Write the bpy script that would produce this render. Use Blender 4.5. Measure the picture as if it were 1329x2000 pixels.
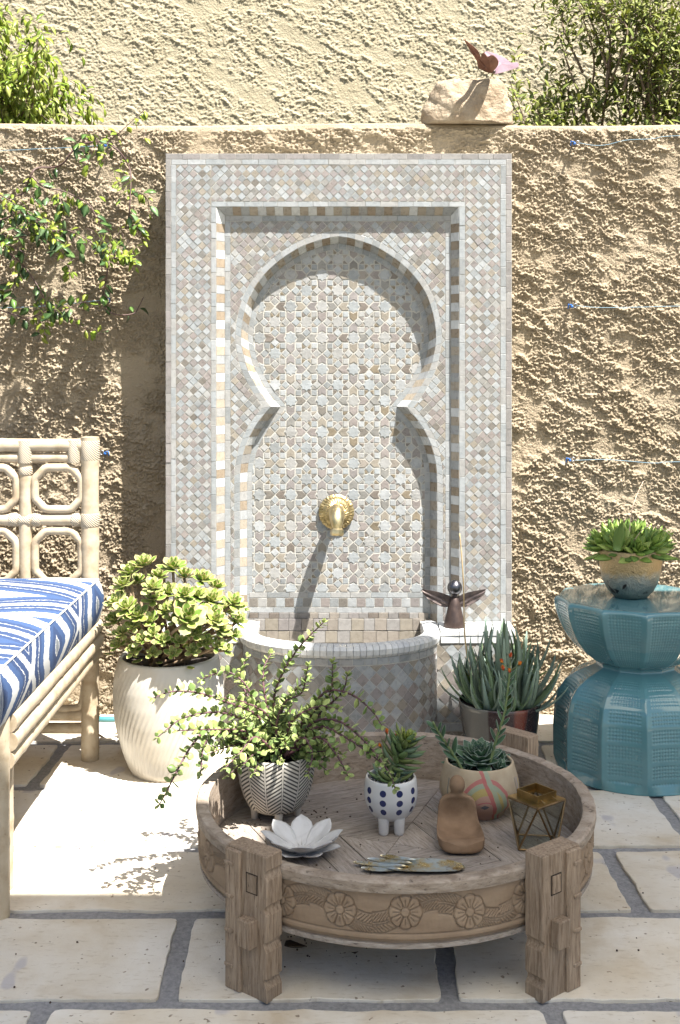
import bpy, math, random
import numpy as np
from mathutils import Vector, Matrix
from mathutils.geometry import tessellate_polygon
R = math.radians
random.seed(7)
for _o in list(bpy.data.objects):
    bpy.data.objects.remove(_o)
scene = bpy.context.scene
COL = scene.collection

# ------------------------------------------------------------------ camera, sky, sun, exposure
F, CX, HY, HC = 2280.0, 664.5, 700.0, 1.10      # focal length and horizon in photo pixels, eye height in metres
cam_d = bpy.data.cameras.new("camera")
cam = bpy.data.objects.new("camera", cam_d)
COL.objects.link(cam)
cam.location = (0, 0, HC)
cam.rotation_euler = (R(90), 0, 0)
cam_d.sensor_fit = 'VERTICAL'
cam_d.sensor_height = 36.0
cam_d.lens = 36.0 * F / 2000.0
cam_d.shift_y = -(1000.0 - HY) / 2000.0
cam_d.clip_start, cam_d.clip_end = 0.05, 500
scene.camera = cam

LIGHT = Vector((-0.37, 0.36, -1.0)).normalized()     # the way sunlight travels
world = bpy.data.worlds.new("World")
scene.world = world
world.use_nodes = True
_nt = world.node_tree
_sky = _nt.nodes.new('ShaderNodeTexSky')
_sky.sky_type = 'NISHITA'
_sky.sun_disc = False
_sky.sun_elevation = math.asin(-LIGHT.z)
_sky.sun_rotation = math.atan2(-LIGHT.x, -LIGHT.y)
_sky.dust_density = 1.5
_nt.links.new(_sky.outputs[0], _nt.nodes['Background'].inputs[0])
_nt.nodes['Background'].inputs[1].default_value = 0.052
sun_d = bpy.data.lights.new("sun", 'SUN')
sun_d.energy = 5.0
sun_d.angle = R(0.55)
sun_d.color = (1.0, 0.965, 0.91)
sun = bpy.data.objects.new("sun", sun_d)
COL.objects.link(sun)
sun.location = (3, -3, 8)
sun.rotation_euler = LIGHT.to_track_quat('-Z', 'Y').to_euler()
scene.view_settings.view_transform = 'Standard'
scene.view_settings.look = 'None'
scene.view_settings.exposure = 1.85
scene.view_settings.gamma = 1.0
scene.render.engine = 'CYCLES'
scene.cycles.max_bounces = 8
scene.cycles.diffuse_bounces = 5
scene.cycles.caustics_reflective = False
scene.cycles.use_denoising = True

# ------------------------------------------------------------------ helpers: objects
WORLD = {}
def mw(o):
    return WORLD.get(o.name, Matrix.Identity(4))
def attach(o, parent):
    if parent is not None:
        o.parent = parent
        o.matrix_parent_inverse = mw(parent).inverted()
def put(o, mat, parent=None):
    o.matrix_basis = mat
    COL.objects.link(o)
    WORLD[o.name] = mat.copy()
    attach(o, parent)
    return o
def tag(o, label=None, cat=None, group=None, kind=None):
    if label: o["label"] = label
    if cat: o["category"] = cat
    if group: o["group"] = group
    if kind: o["kind"] = kind
    return o
def thing(name, loc, label, cat, group=None):
    o = bpy.data.objects.new(name, None)
    o.empty_display_size = 0.05
    put(o, Matrix.Translation(Vector(loc)))
    return tag(o, label, cat, group)
def W(px, py, d):
    return Vector(((px - CX) * d / F, d, HC - (py - HY) * d / F))
def catmull(pts, n=6, closed=False):
    P = [np.array(p, float) for p in pts]
    out = []
    m = len(P)
    rng = range(m if closed else m - 1)
    for i in rng:
        p1, p2 = P[i], P[(i + 1) % m]
        p0 = P[(i - 1) % m] if closed or i > 0 else 2 * p1 - p2
        p3 = P[(i + 2) % m] if closed or i + 2 < m else 2 * p2 - p1
        for k in range(n):
            t = k / n
            out.append(0.5 * ((2 * p1) + (-p0 + p2) * t + (2 * p0 - 5 * p1 + 4 * p2 - p3) * t * t + (-p0 + 3 * p1 - 3 * p2 + p3) * t ** 3))
    if not closed:
        out.append(P[-1])
    return out

class MB:
    """collects shapes in world coordinates; build() links them as one mesh object"""
    def __init__(s):
        s.v, s.f, s.m, s.e, s.uv = [], [], [], [], None
    def add(s, verts, faces, m=0, e=None):
        b = len(s.v)
        s.v.extend([tuple(x) for x in verts])
        s.f.extend([tuple(i + b for i in f) for f in faces])
        s.m.extend([m] * len(faces))
        s.e.extend(list(e) if e is not None else [0.0] * len(verts))
        return s
    def box(s, c, size, rot=None, bev=0.0, m=0):
        hx, hy, hz = size[0] / 2, size[1] / 2, size[2] / 2
        b = min(bev, hx * .9, hy * .9, hz * .9)
        M = rot if rot is not None else Matrix.Identity(3)
        c = Vector(c)
        vs, fs = [], []
        if b <= 0:
            for z in (-hz, hz):
                for x, y in ((-hx, -hy), (hx, -hy), (hx, hy), (-hx, hy)):
                    vs.append(c + M @ Vector((x, y, z)))
            fs = [(3, 2, 1, 0), (4, 5, 6, 7), (0, 1, 5, 4), (1, 2, 6, 5), (2, 3, 7, 6), (3, 0, 4, 7)]
        else:
            rings = [(-hz, b), (-hz + b, 0), (hz - b, 0), (hz, b)]
            for z, ins in rings:
                X, Y = hx - ins, hy - ins
                k = b if ins == 0 else b * .5
                for x, y in ((-X + k, -Y), (X - k, -Y), (X, -Y + k), (X, Y - k), (X - k, Y), (-X + k, Y), (-X, Y - k), (-X, -Y + k)):
                    vs.append(c + M @ Vector((x, y, z)))
            fs = [tuple(range(7, -1, -1)), tuple(range(24, 32))]
            for r in range(3):
                for i in range(8):
                    j = (i + 1) % 8
                    fs.append((r * 8 + i, r * 8 + j, r * 8 + 8 + j, r * 8 + 8 + i))
        return s.add(vs, fs, m)
    def tube(s, pts, rad, seg=8, cap=True, closed=False, m=0):
        P = [Vector(p) for p in pts]
        n = len(P)
        rads = rad if isinstance(rad, (list, tuple)) else [rad] * n
        vs, fs = [], []
        up = None
        for i in range(n):
            a = P[i - 1] if (i > 0 or closed) else P[i]
            b = P[(i + 1) % n] if (i < n - 1 or closed) else P[i]
            t = (b - a)
            t = t.normalized() if t.length > 1e-9 else Vector((0, 0, 1))
            if up is None:
                up = t.orthogonal().normalized()
            up = (up - t * up.dot(t))
            up = up.normalized() if up.length > 1e-6 else t.orthogonal().normalized()
            w = t.cross(up)
            for k in range(seg):
                a2 = 2 * math.pi * k / seg
                vs.append(P[i] + (up * math.cos(a2) + w * math.sin(a2)) * rads[i])
        for i in range(n if closed else n - 1):
            j = (i + 1) % n
            for k in range(seg):
                l = (k + 1) % seg
                fs.append((i * seg + k, i * seg + l, j * seg + l, j * seg + k))
        if cap and not closed:
            fs.append(tuple(range(seg - 1, -1, -1)))
            fs.append(tuple((n - 1) * seg + k for k in range(seg)))
        return s.add(vs, fs, m)
    def lathe(s, prof, seg=48, c=(0, 0, 0), m=0, fn=None, cap0=True, cap1=False):
        """prof: list of (r, z); fn(angle, i, r, z) -> (r, z)"""
        c = Vector(c)
        vs, fs = [], []
        for i, (r, z) in enumerate(prof):
            for k in range(seg):
                a = 2 * math.pi * k / seg
                rr, zz = fn(a, i, r, z) if fn else (r, z)
                vs.append(c + Vector((rr * math.cos(a), rr * math.sin(a), zz)))
        for i in range(len(prof) - 1):
            for k in range(seg):
                l = (k + 1) % seg
                fs.append((i * seg + k, i * seg + l, (i + 1) * seg + l, (i + 1) * seg + k))
        if cap0: fs.append(tuple(range(seg - 1, -1, -1)))
        if cap1: fs.append(tuple((len(prof) - 1) * seg + k for k in range(seg)))
        return s.add(vs, fs, m)
    def ball(s, c, r, seg=12, sc=(1, 1, 1), m=0):
        rings = max(4, seg // 2)
        c = Vector(c)
        vs = [c + Vector((0, 0, -r * sc[2]))]
        for i in range(1, rings):
            p = -math.pi / 2 + math.pi * i / rings
            for k in range(seg):
                a = 2 * math.pi * k / seg
                vs.append(c + Vector((r * sc[0] * math.cos(p) * math.cos(a), r * sc[1] * math.cos(p) * math.sin(a), r * sc[2] * math.sin(p))))
        vs.append(c + Vector((0, 0, r * sc[2])))
        fs = [(0, 1 + (k + 1) % seg, 1 + k) for k in range(seg)]
        for i in range(rings - 2):
            for k in range(seg):
                l = (k + 1) % seg
                fs.append((1 + i * seg + k, 1 + i * seg + l, 1 + (i + 1) * seg + l, 1 + (i + 1) * seg + k))
        b = 1 + (rings - 2) * seg
        fs += [(b + k, b + (k + 1) % seg, len(vs) - 1) for k in range(seg)]
        return s.add(vs, fs, m)
    def prism(s, poly, M, h, bev=0.0, m=0):
        """poly: 2-D outline (counter-clockwise); M: 4x4 to world; h: height along local z"""
        n = len(poly)
        cx = sum(p[0] for p in poly) / n
        cy = sum(p[1] for p in poly) / n
        rings = [(0.0, 0.0), (h - bev, 0.0), (h, bev)] if bev else [(0.0, 0.0), (h, 0.0)]
        vs = []
        for z, ins in rings:
            for x, y in poly:
                d = math.hypot(x - cx, y - cy)
                q = 1 - ins / d if d > 1e-6 else 1
                vs.append(M @ Vector((cx + (x - cx) * q, cy + (y - cy) * q, z)))
        fs = []
        for r in range(len(rings) - 1):
            for i in range(n):
                j = (i + 1) % n
                fs.append((r * n + i, r * n + j, r * n + n + j, r * n + n + i))
        top = (len(rings) - 1) * n
        for t in tessellate_polygon([[Vector((x, y, 0)) for x, y in poly]]):
            a, b, c = t
            ar = (poly[b][0] - poly[a][0]) * (poly[c][1] - poly[a][1]) - (poly[b][1] - poly[a][1]) * (poly[c][0] - poly[a][0])
            if ar < 0: b, c = c, b
            fs.append((top + a, top + b, top + c))
            fs.append((c, b, a))
        return s.add(vs, fs, m)
    def build(s, name, mats, parent=None, smooth=False, origin=None, auto=None):
        me = bpy.data.meshes.new(name)
        V = np.array(s.v, dtype=np.float64).reshape(-1, 3)
        c = Vector(origin) if origin is not None else Vector(((V.min(0) + V.max(0)) / 2).tolist())
        me.from_pydata((V - np.array(c)).tolist(), [], s.f)
        for mt in (mats if isinstance(mats, (list, tuple)) else [mats]):
            me.materials.append(mt)
        if isinstance(mats, (list, tuple)) and len(mats) > 1:
            me.polygons.foreach_set('material_index', s.m)
        if any(s.e):
            a = me.attributes.new('e', 'FLOAT', 'POINT')
            a.data.foreach_set('value', s.e)
        if s.uv is not None:
            uvl = me.uv_layers.new(name='UVMap')
            li = np.empty(len(me.loops), dtype=np.int32)
            me.loops.foreach_get('vertex_index', li)
            uvl.data.foreach_set('uv', np.array(s.uv, dtype=np.float32)[li].ravel())
        if smooth:
            me.polygons.foreach_set('use_smooth', [True] * len(me.polygons))
            if auto is not None:
                try: me.set_sharp_from_angle(angle=R(auto))
                except Exception: pass
        me.update()
        o = bpy.data.objects.new(name, me)
        return put(o, Matrix.Translation(c), parent)

def grid_mesh(name, X, Y, Z, mat, parent=None, smooth=True, e=None):
    """X, Y, Z: 2-D arrays"""
    h, w = X.shape
    me = bpy.data.meshes.new(name)
    co = np.stack([X, Y, Z], -1).reshape(-1, 3)
    c = (co.min(0) + co.max(0)) / 2
    idx = np.arange(h * w).reshape(h, w)
    q = np.stack([idx[:-1, :-1], idx[:-1, 1:], idx[1:, 1:], idx[1:, :-1]], -1).reshape(-1, 4)
    me.vertices.add(len(co)); me.vertices.foreach_set('co', (co - c).astype(np.float32).ravel())
    me.loops.add(q.size); me.loops.foreach_set('vertex_index', q.astype(np.int32).ravel())
    me.polygons.add(len(q))
    me.polygons.foreach_set('loop_start', np.arange(0, q.size, 4, dtype=np.int32))
    if smooth: me.polygons.foreach_set('use_smooth', np.ones(len(q), dtype=bool))
    me.update(calc_edges=True)
    me.validate()
    me.materials.append(mat)
    if e is not None:
        a = me.attributes.new('e', 'FLOAT', 'POINT')
        a.data.foreach_set('value', e.astype(np.float32).ravel())
    o = bpy.data.objects.new(name, me)
    return put(o, Matrix.Translation(Vector(c.tolist())), parent)

# pieces: many alike small parts; the biggest `limit` become objects sharing mesh data, the rest one 'stuff' part
TPL, MESH = {}, {}
def tpl(key, verts, faces, e=None, smooth=False):
    TPL[key] = (np.array([tuple(v) for v in verts], float), [tuple(f) for f in faces], np.array(e, float) if e is not None else np.zeros(len(verts)), smooth)
def tpl_mesh(name, key, mat):
    k = (key, mat.name)
    if k not in MESH:
        v, f, e, sm = TPL[key]
        me = bpy.data.meshes.new(name)
        me.from_pydata(v.tolist(), [], f)
        me.materials.append(mat)
        if e.any():
            me.attributes.new('e', 'FLOAT', 'POINT').data.foreach_set('value', e)
        if sm: me.polygons.foreach_set('use_smooth', [True] * len(f))
        MESH[k] = me
    return MESH[k]
def pieces(parent, name, items, limit=300, rest=None, rank=None):
    """items: (template key, world matrix, material)"""
    eye = Vector((0, 0, HC))
    def size(it):
        v = TPL[it[0]][0]
        ext = np.sort(v.max(0) - v.min(0))
        return ext[-1] * ext[-2] * it[1].determinant() ** (2 / 3) / (it[1].translation - eye).length_squared
    items = sorted(items, key=rank or size, reverse=True)
    for key, M, mt in items[:limit]:
        put(bpy.data.objects.new(name, tpl_mesh(name, key, mt)), M, parent)
    left = items[limit:]
    if left:
        vs, fs, es, ms, mats, b, sm = [], [], [], [], [], 0, []
        for key, M, mt in left:
            v, f, e, s_ = TPL[key]
            A = np.array(M)
            vs.append(v @ A[:3, :3].T + A[:3, 3])
            fs.extend([tuple(i + b for i in q) for q in f])
            es.append(e); b += len(v)
            if mt not in mats: mats.append(mt)
            ms.extend([mats.index(mt)] * len(f)); sm.extend([s_] * len(f))
        V = np.concatenate(vs)
        c = (V.min(0) + V.max(0)) / 2
        nm = rest or name + "_field"
        me = bpy.data.meshes.new(nm)
        me.from_pydata((V - c).tolist(), [], fs)
        for mt in mats: me.materials.append(mt)
        me.polygons.foreach_set('material_index', ms)
        me.polygons.foreach_set('use_smooth', sm)
        E = np.concatenate(es)
        if E.any(): me.attributes.new('e', 'FLOAT', 'POINT').data.foreach_set('value', E)
        o = bpy.data.objects.new(nm, me)
        o["kind"] = "stuff"
        put(o, Matrix.Translation(Vector(c.tolist())), parent)

# ------------------------------------------------------------------ helpers: noise
def perlin(x, y, seed=0):
    xi = np.floor(x).astype(np.int64); yi = np.floor(y).astype(np.int64)
    xf, yf = x - xi, y - yi
    def g(ix, iy, dx, dy):
        h = (ix * 374761393 + iy * 668265263 + seed * 974634777) & 0xffffffff
        h = ((h ^ (h >> 13)) * 1274126177) & 0xffffffff
        h = (h ^ (h >> 16)) & 0xffff
        a = h * (2 * np.pi / 65536.0)
        return np.cos(a) * dx + np.sin(a) * dy
    u = xf ** 3 * (xf * (xf * 6 - 15) + 10); v = yf ** 3 * (yf * (yf * 6 - 15) + 10)
    a = g(xi, yi, xf, yf); b = g(xi + 1, yi, xf - 1, yf)
    c = g(xi, yi + 1, xf, yf - 1); d = g(xi + 1, yi + 1, xf - 1, yf - 1)
    return (a + (b - a) * u) * (1 - v) + (c + (d - c) * u) * v
def fbm(x, y, seed=0, o=4):
    s, a = 0, 1.0
    for i in range(o):
        s = s + a * perlin(x * 2 ** i, y * 2 ** i, seed + i * 17); a *= 0.5
    return s
def sstep(a, b, x):
    t = np.clip((x - a) / (b - a), 0, 1)
    return t * t * (3 - 2 * t)

# ------------------------------------------------------------------ helpers: materials
def srgb(r, g, b):
    f = lambda c: (c / 255 / 12.92) if c / 255 <= .04045 else ((c / 255 + .055) / 1.055) ** 2.4
    return (f(r), f(g), f(b))
class NT:
    def __init__(s, name):
        s.mat = bpy.data.materials.new(name)
        s.mat.use_nodes = True
        s.t = s.mat.node_tree
        s.b = s.t.nodes['Principled BSDF']
    def n(s, typ, **kw):
        n = s.t.nodes.new('ShaderNode' + typ)
        for k, v in kw.items(): setattr(n, k, v)
        return n
    def l(s, a, b): s.t.links.new(a, b)
    def val(s, x, sock):
        if isinstance(x, (int, float)): sock.default_value = x
        elif isinstance(x, tuple): sock.default_value = (*x, 1.0) if len(x) == 3 and sock.type == 'RGBA' else x
        else: s.l(x, sock)
    def math(s, op, a, b=None, c=None, clamp=False):
        n = s.n('Math', operation=op, use_clamp=clamp)
        s.val(a, n.inputs[0])
        if b is not None: s.val(b, n.inputs[1])
        if c is not None: s.val(c, n.inputs[2])
        return n.outputs[0]
    def mix(s, fac, a, b, blend='MIX'):
        n = s.n('Mix', data_type='RGBA', blend_type=blend)
        s.val(fac, n.inputs[0]); s.val(a, n.inputs[6]); s.val(b, n.inputs[7])
        return n.outputs[2]
    def ramp(s, fac, stops, interp='LINEAR'):
        n = s.n('ValToRGB')
        cr = n.color_ramp
        cr.interpolation = interp
        while len(cr.elements) < len(stops): cr.elements.new(0.5)
        for el, (p, c) in zip(cr.elements, stops):
            el.position = p
            el.color = (c, c, c, 1) if isinstance(c, (int, float)) else (*c, 1)
        s.l(fac, n.inputs[0])
        return n.outputs[0]
    def pos(s, scale=(1, 1, 1), local=False):
        src = s.n('TexCoord').outputs['Object'] if local else s.n('NewGeometry').outputs['Position']
        if tuple(scale) == (1, 1, 1): return src
        m = s.n('Mapping')
        m.inputs['Scale'].default_value = scale
        s.l(src, m.inputs[0])
        return m.outputs[0]
    def noise(s, vec, scale, detail=4, rough=.55, dist=0.0):
        n = s.n('TexNoise')
        n.inputs['Scale'].default_value = scale
        n.inputs['Detail'].default_value = detail
        n.inputs['Roughness'].default_value = rough
        n.inputs['Distortion'].default_value = dist
        s.l(vec, n.inputs['Vector'])
        return n.outputs[0]
    def bump(s, h, strength, dist, prev=None):
        n = s.n('Bump')
        n.inputs['Strength'].default_value = strength
        n.inputs['Distance'].default_value = dist
        s.l(h, n.inputs['Height'])
        if prev is not None: s.l(prev, n.inputs['Normal'])
        s.l(n.outputs[0], s.b.inputs['Normal'])
        return n.outputs[0]
    def rnd(s, col, amount):
        """vary value from object to object"""
        o = s.n('ObjectInfo')
        v = s.math('MULTIPLY_ADD', o.outputs['Random'], 2 * amount, 1 - amount)
        h = s.n('HueSaturation')
        s.l(v, h.inputs['Value']); s.val(col, h.inputs['Color'])
        return h.outputs[0]
    def translucent(s, col, fac):
        tr = s.n('BsdfTranslucent'); s.val(col, tr.inputs[0])
        mx = s.n('MixShader'); mx.inputs[0].default_value = fac
        s.l(s.b.outputs[0], mx.inputs[1]); s.l(tr.outputs[0], mx.inputs[2])
        s.l(mx.outputs[0], s.t.nodes['Material Output'].inputs[0])
    def fin(s, col=None, rough=.6, metal=0, spec=.5, coat=0, coat_rough=.05):
        if col is not None: s.val(col, s.b.inputs['Base Color'])
        s.val(rough, s.b.inputs['Roughness'])
        s.b.inputs['Metallic'].default_value = metal
        s.b.inputs['Specular IOR Level'].default_value = spec
        s.b.inputs['Coat Weight'].default_value = coat
        s.b.inputs['Coat Roughness'].default_value = coat_rough
        return s.mat
def simple(name, c1, c2=None, rough=.6, scale=30, bump=0.0, bscale=80, bdist=.002, metal=0, spec=.5, coat=0, rnd=0, stretch=(1, 1, 1), local=False, detail=4):
    m = NT(name)
    p = m.pos(stretch, local)
    c2 = c2 or tuple(x * .75 for x in c1)
    f = m.noise(p, scale, detail)
    col = m.ramp(f, [(.32, c2), (.68, c1)])
    if rnd: col = m.rnd(col, rnd)
    if bump: m.bump(m.noise(p, bscale, 5, .6), bump, bdist)
    return m.fin(col, rough, metal, spec, coat)
def emark(name, stops, rough=.45, transl=.15, rnd=.12, tcol=None, vscale=40, spec=.4):
    """leaf material: colour by the 'e' attribute (0 midrib .. 1 margin)"""
    m = NT(name)
    a = m.n('Attribute', attribute_name='e')
    n = m.noise(m.pos(), vscale, 3)
    e = m.math('ADD', a.outputs['Fac'], m.math('MULTIPLY_ADD', n, .3, -.15))
    col = m.rnd(m.ramp(e, stops), rnd)
    m.fin(col, rough, spec=spec)
    if transl: m.translucent(tcol or col, transl)
    return m.mat

# ------------------------------------------------------------------ materials of the setting
def m_stucco(name, c1, c2, bs=230):
    m = NT(name)
    p = m.pos()
    col = m.ramp(m.noise(p, 5, 6, .6), [(.3, c2), (.7, c1)])
    fine = m.noise(p, 260, 3)
    col = m.mix(m.math('MULTIPLY', fine, .25), col, tuple(x * .7 for x in c2))
    b = m.bump(m.noise(p, bs, 3, .65), .9, .005)
    return m.fin(col, .92, spec=.15)
STUCCO = m_stucco("garden_stucco", (.385, .318, .228), (.315, .252, .172))
STUCCO_H = m_stucco("house_stucco", (.45, .395, .275), (.395, .34, .225), 105)

def m_tile(name, c, v=.05):
    m = NT(name)
    p = m.pos()
    n = m.noise(p, 60, 4)
    col = m.ramp(n, [(.3, tuple(x * .84 for x in c)), (.65, c)])
    col = m.rnd(col, v)
    m.bump(m.noise(p, 110, 3), .30, .002)
    return m.fin(col, m.math('MULTIPLY_ADD', n, .35, .12), spec=.5)
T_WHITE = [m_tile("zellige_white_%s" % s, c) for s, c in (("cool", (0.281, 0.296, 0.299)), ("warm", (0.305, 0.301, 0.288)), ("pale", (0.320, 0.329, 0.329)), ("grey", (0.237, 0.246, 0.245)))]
T_TAUPE = [m_tile("zellige_taupe_%s" % s, c, .08) for s, c in (("rose", (0.236, 0.208, 0.193)), ("grey", (0.212, 0.204, 0.187)), ("sand", (0.253, 0.225, 0.184)), ("mauve", (0.224, 0.204, 0.195)), ("deep", (0.171, 0.155, 0.134)))]
T_TAN = [m_tile("zellige_tan_%s" % s, c, .08) for s, c in (("ochre", (0.194, 0.160, 0.113)), ("buff", (0.257, 0.227, 0.193)), ("brown", (0.163, 0.139, 0.118)))]
T_PINK = [m_tile("zellige_pink_%s" % s, c, .06) for s, c in (("a", (0.240, 0.220, 0.209)), ("b", (0.268, 0.254, 0.238)), ("c", (0.211, 0.198, 0.187)))]
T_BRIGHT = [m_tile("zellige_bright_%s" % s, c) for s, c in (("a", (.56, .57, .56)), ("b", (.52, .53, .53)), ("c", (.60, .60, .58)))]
GROUT = simple("grout", (.44, .425, .385), (.36, .345, .305), .95, 40, .5, 300, .002, spec=.2)

def m_paver():
    m = NT("limestone")
    p = m.pos()
    col = m.ramp(m.noise(p, 4.5, 7, .62, .4), [(.30, (.47, .385, .275)), (.48, (.60, .545, .455)), (.66, (.68, .645, .58))])
    warm = m.ramp(m.noise(p, 2.1, 3), [(.45, 0), (.7, .6)])
    col = m.mix(warm, col, (.60, .50, .35))
    lil = m.ramp(m.noise(m.pos((1, .55, 1)), 9, 2), [(.66, 0), (.69, .7)])
    col = m.mix(lil, col, (.40, .38, .40))
    pits = m.ramp(m.noise(p, 85, 2, .4), [(.70, 0), (.74, 1)])
    col = m.mix(m.math('MULTIPLY', pits, .75), col, (.16, .11, .07))
    scr = m.ramp(m.noise(m.pos((1, 3.2, 1)), 34, 5, .7), [(.56, 0), (.70, .55)])
    col = m.mix(scr, col, (.36, .29, .20))
    col = m.rnd(col, .06)
    h = m.math('SUBTRACT', m.noise(p, 26, 7, .65), m.math('MULTIPLY', pits, .5))
    m.bump(h, .5, .006)
    return m.fin(col, .72, spec=.3)
PAVER = m_paver()
MORTAR = simple("mortar", (.32, .315, .315), (.21, .21, .215), .95, 120, .9, 220, .004, spec=.2, detail=6)

# ------------------------------------------------------------------ ground and paving
ground = MB()
ground.add([(-40, -40, -.03), (40, -40, -.03), (40, 40, -.03), (-40, 40, -.03)], [(0, 1, 2, 3)])
tag(ground.build("ground", simple("garden_earth", (.13, .115, .075), (.07, .07, .04), .95, 3, .6, 30, .02)), kind="structure")
patio = MB()
nx, ny = 150, 140
gx = np.linspace(-2.6, 2.6, nx); gy = np.linspace(-.6, 3.70, ny)
GX, GY = np.meshgrid(gx, gy)
GZ = -.004 + .003 * fbm(GX * 9, GY * 9, 3)
patio_o = tag(grid_mesh("patio_floor", GX, GY, GZ, MORTAR), kind="structure")

def paver(x0, x1, y0, y1, sl=0.0, sr=0.0, cut=None, seed=0):
    """irregular slab; sl / sr shift the far end of the left and right edge"""
    g = .017
    c = [(x0 + g, y0 + g), (x1 - g, y0 + g), (x1 - g + sr, y1 - g), (x0 + g + sl, y1 - g)]
    rnd = random.Random(seed)
    out = []
    for i in range(4):
        a, b = c[i], c[(i + 1) % 4]
        L = math.hypot(b[0] - a[0], b[1] - a[1])
        n = max(8, int(L / .011))
        nxn, nyn = (b[1] - a[1]) / L, -(b[0] - a[0]) / L
        for k in range(n):
            t = k / n
            q = math.sin(math.pi * t) ** .3 if 0 < t < 1 else 0
            j = (perlin(np.array([t * L * 9 + seed * 3.1 + i * 7]), np.array([seed * 1.7]), 5)[0] * .010 + perlin(np.array([t * L * 60 + seed]), np.array([i * 3.3]), 8)[0] * .007 + rnd.gauss(0, .0009)) * q
            out.append((a[0] + (b[0] - a[0]) * t + nxn * j, a[1] + (b[1] - a[1]) * t + nyn * j))
    # round the corners a little
    pts = []
    m = len(out)
    for i in range(m):
        p = np.array(out[i]); p0 = np.array(out[i - 1]); p1 = np.array(out[(i + 1) % m])
        pts.append(tuple(p * .5 + (p0 + p1) * .25))
    mb = MB()
    cx = sum(p[0] for p in pts) / m; cy = sum(p[1] for p in pts) / m
    tz = rnd.uniform(-.0008, .0008)
    mb.prism(pts, Matrix.Translation((0, 0, -.018)), .0205 + tz, .0014)
    mb.build("paver", PAVER, patio_o)
rowd = [-.30, .22, .72, 1.175, 1.983, 2.307, 2.615, 2.985, 3.33, 3.60]
rowd = [-.35, .25, .80, 1.38, 1.983, 2.307, 2.615, 2.985, 3.33, 3.66]
# per row: joints as (x at near edge, x at far edge)
def joint(px0, py0, px1, py1):
    d0 = HC * F / (py0 - HY); d1 = HC * F / (py1 - HY)
    return ((px0 - CX) * d0 / F, (px1 - CX) * d1 / F)
rows = {
    0: [(-1.6, -1.6), (-.6, -.62), (.2, .2), (1.1, 1.12)],
    1: [(-1.3, -1.3), (-.2, -.2), (.7, .72), (1.6, 1.6)],
    2: [(-1.7, -1.7), (-.7, -.7), (.15, .12), (1.05, 1.05)],
    3: [(-1.45, -1.45), (-.5, -.5), (.37, .355), (1.25, 1.25)],
    4: [(-1.30, -1.30), joint(325, 1960, 366, 1790), joint(880, 1960, 858, 1790), (1.02, 1.02)],
    5: [(-1.55, -1.55), (-.93, -.91), (.02, .0), joint(1262, 1795, 1183, 1660)],
    6: [(-1.2, -1.2), (-.22, -.24), (.80, .79)],
    7: [(-1.4, -1.4), joint(60, 1540, 112, 1478), (.02, .02), joint(1072, 1525, 1052, 1470), (1.3, 1.3)],
    8: [(-1.1, -1.1), (-.25, -.25), (.5, .5), (1.15, 1.15)],
}
sd = 1
for r, js in rows.items():
    js = [(-2.5, -2.5)] + js + [(2.5, 2.5)]
    for (a0, a1), (b0, b1) in zip(js[:-1], js[1:]):
        paver(a0, b0, rowd[r], rowd[r + 1], a1 - a0, b1 - b0, seed=sd); sd += 1

# ------------------------------------------------------------------ garden wall and the house behind it
YW = 3.60
def stucco_h(u, v, amp=1.0, seed=0, f=1.0):
    wx = u + .010 * fbm(u * 9, v * 9, seed + 90, 2); wv = v + .010 * fbm(u * 9 + 5, v * 9, seed + 91, 2)
    ca, sa = math.cos(.5), math.sin(.5)
    a = wx * ca - wv * sa; b = wx * sa + wv * ca
    m = sstep(-.42, -.02, perlin(a * 6, b * 10, seed + 1) + .5 * perlin(wx * 24, wv * 30, seed + 2))
    n1 = perlin(wx * 62 * f, wv * 70 * f, seed + 3); n2 = perlin(wx * 112 * f, wv * 118 * f, seed + 4); n3 = perlin(wx * 38 * f, wv * 46 * f, seed + 5)
    grain = sstep(-.10, .16, n2 + .35 * n1) * .0036
    clump = sstep(-.06, .20, n1 + .5 * n3) * .0050 + grain
    ridge = sstep(.14, .24, perlin(a * 13, b * 38, seed + 6)) * .0072 + sstep(.16, .27, perlin(wx * 29 + 3, wv * 38, seed + 7)) * .0062 + sstep(.12, .22, n3) * .0036
    return amp * (.008 * fbm(u * 3, v * 3, seed + 8, 3) + m * (clump + ridge) + (1 - m) * (.55 * grain + .3 * ridge))
def nonuni(lo, hi, step, outer_lo, outer_hi, n_out=14):
    return np.concatenate([np.linspace(outer_lo, lo, n_out, endpoint=False), np.arange(lo, hi, step), np.linspace(hi, outer_hi, n_out)])
WT = 1.823                                    # top of the garden wall
us = np.concatenate([np.linspace(-3.2, -1.6, 10, endpoint=False), np.arange(-1.6, -1.075, .006), np.arange(-1.075, -.49, .0020), np.arange(-.49, .49, .0036), np.arange(.49, 1.075, .0020), np.arange(1.075, 1.6, .006), np.linspace(1.6, 3.2, 10)])
rr = .014
vs1 = np.arange(-.03, WT - rr, .0023)
arc = np.linspace(0, math.pi / 2, 9)[1:]
tops = np.linspace(.02, .22, 10)
prof = [(0.0, z, -1.0, 0.0) for z in vs1] + [(rr - rr * math.cos(a), WT - rr + rr * math.sin(a), -math.cos(a), math.sin(a)) for a in arc] + [(rr + t, WT, 0, 1.0) for t in tops] + [(.26, WT - .03, 1, 0), (.26, 0, 1, 0)]
pr = np.array(prof)
arcl = np.concatenate([[0], np.cumsum(np.hypot(np.diff(pr[:, 0]), np.diff(pr[:, 1])))])
U, V = np.meshgrid(us, arcl)
Hh = stucco_h(U, V, .78, 11, 2.3)
Hh *= (1 - .93 * sstep(WT + .008, WT + .020, V))
Hh = Hh * (1 - sstep(1.58, 1.62, np.abs(U)))
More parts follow.
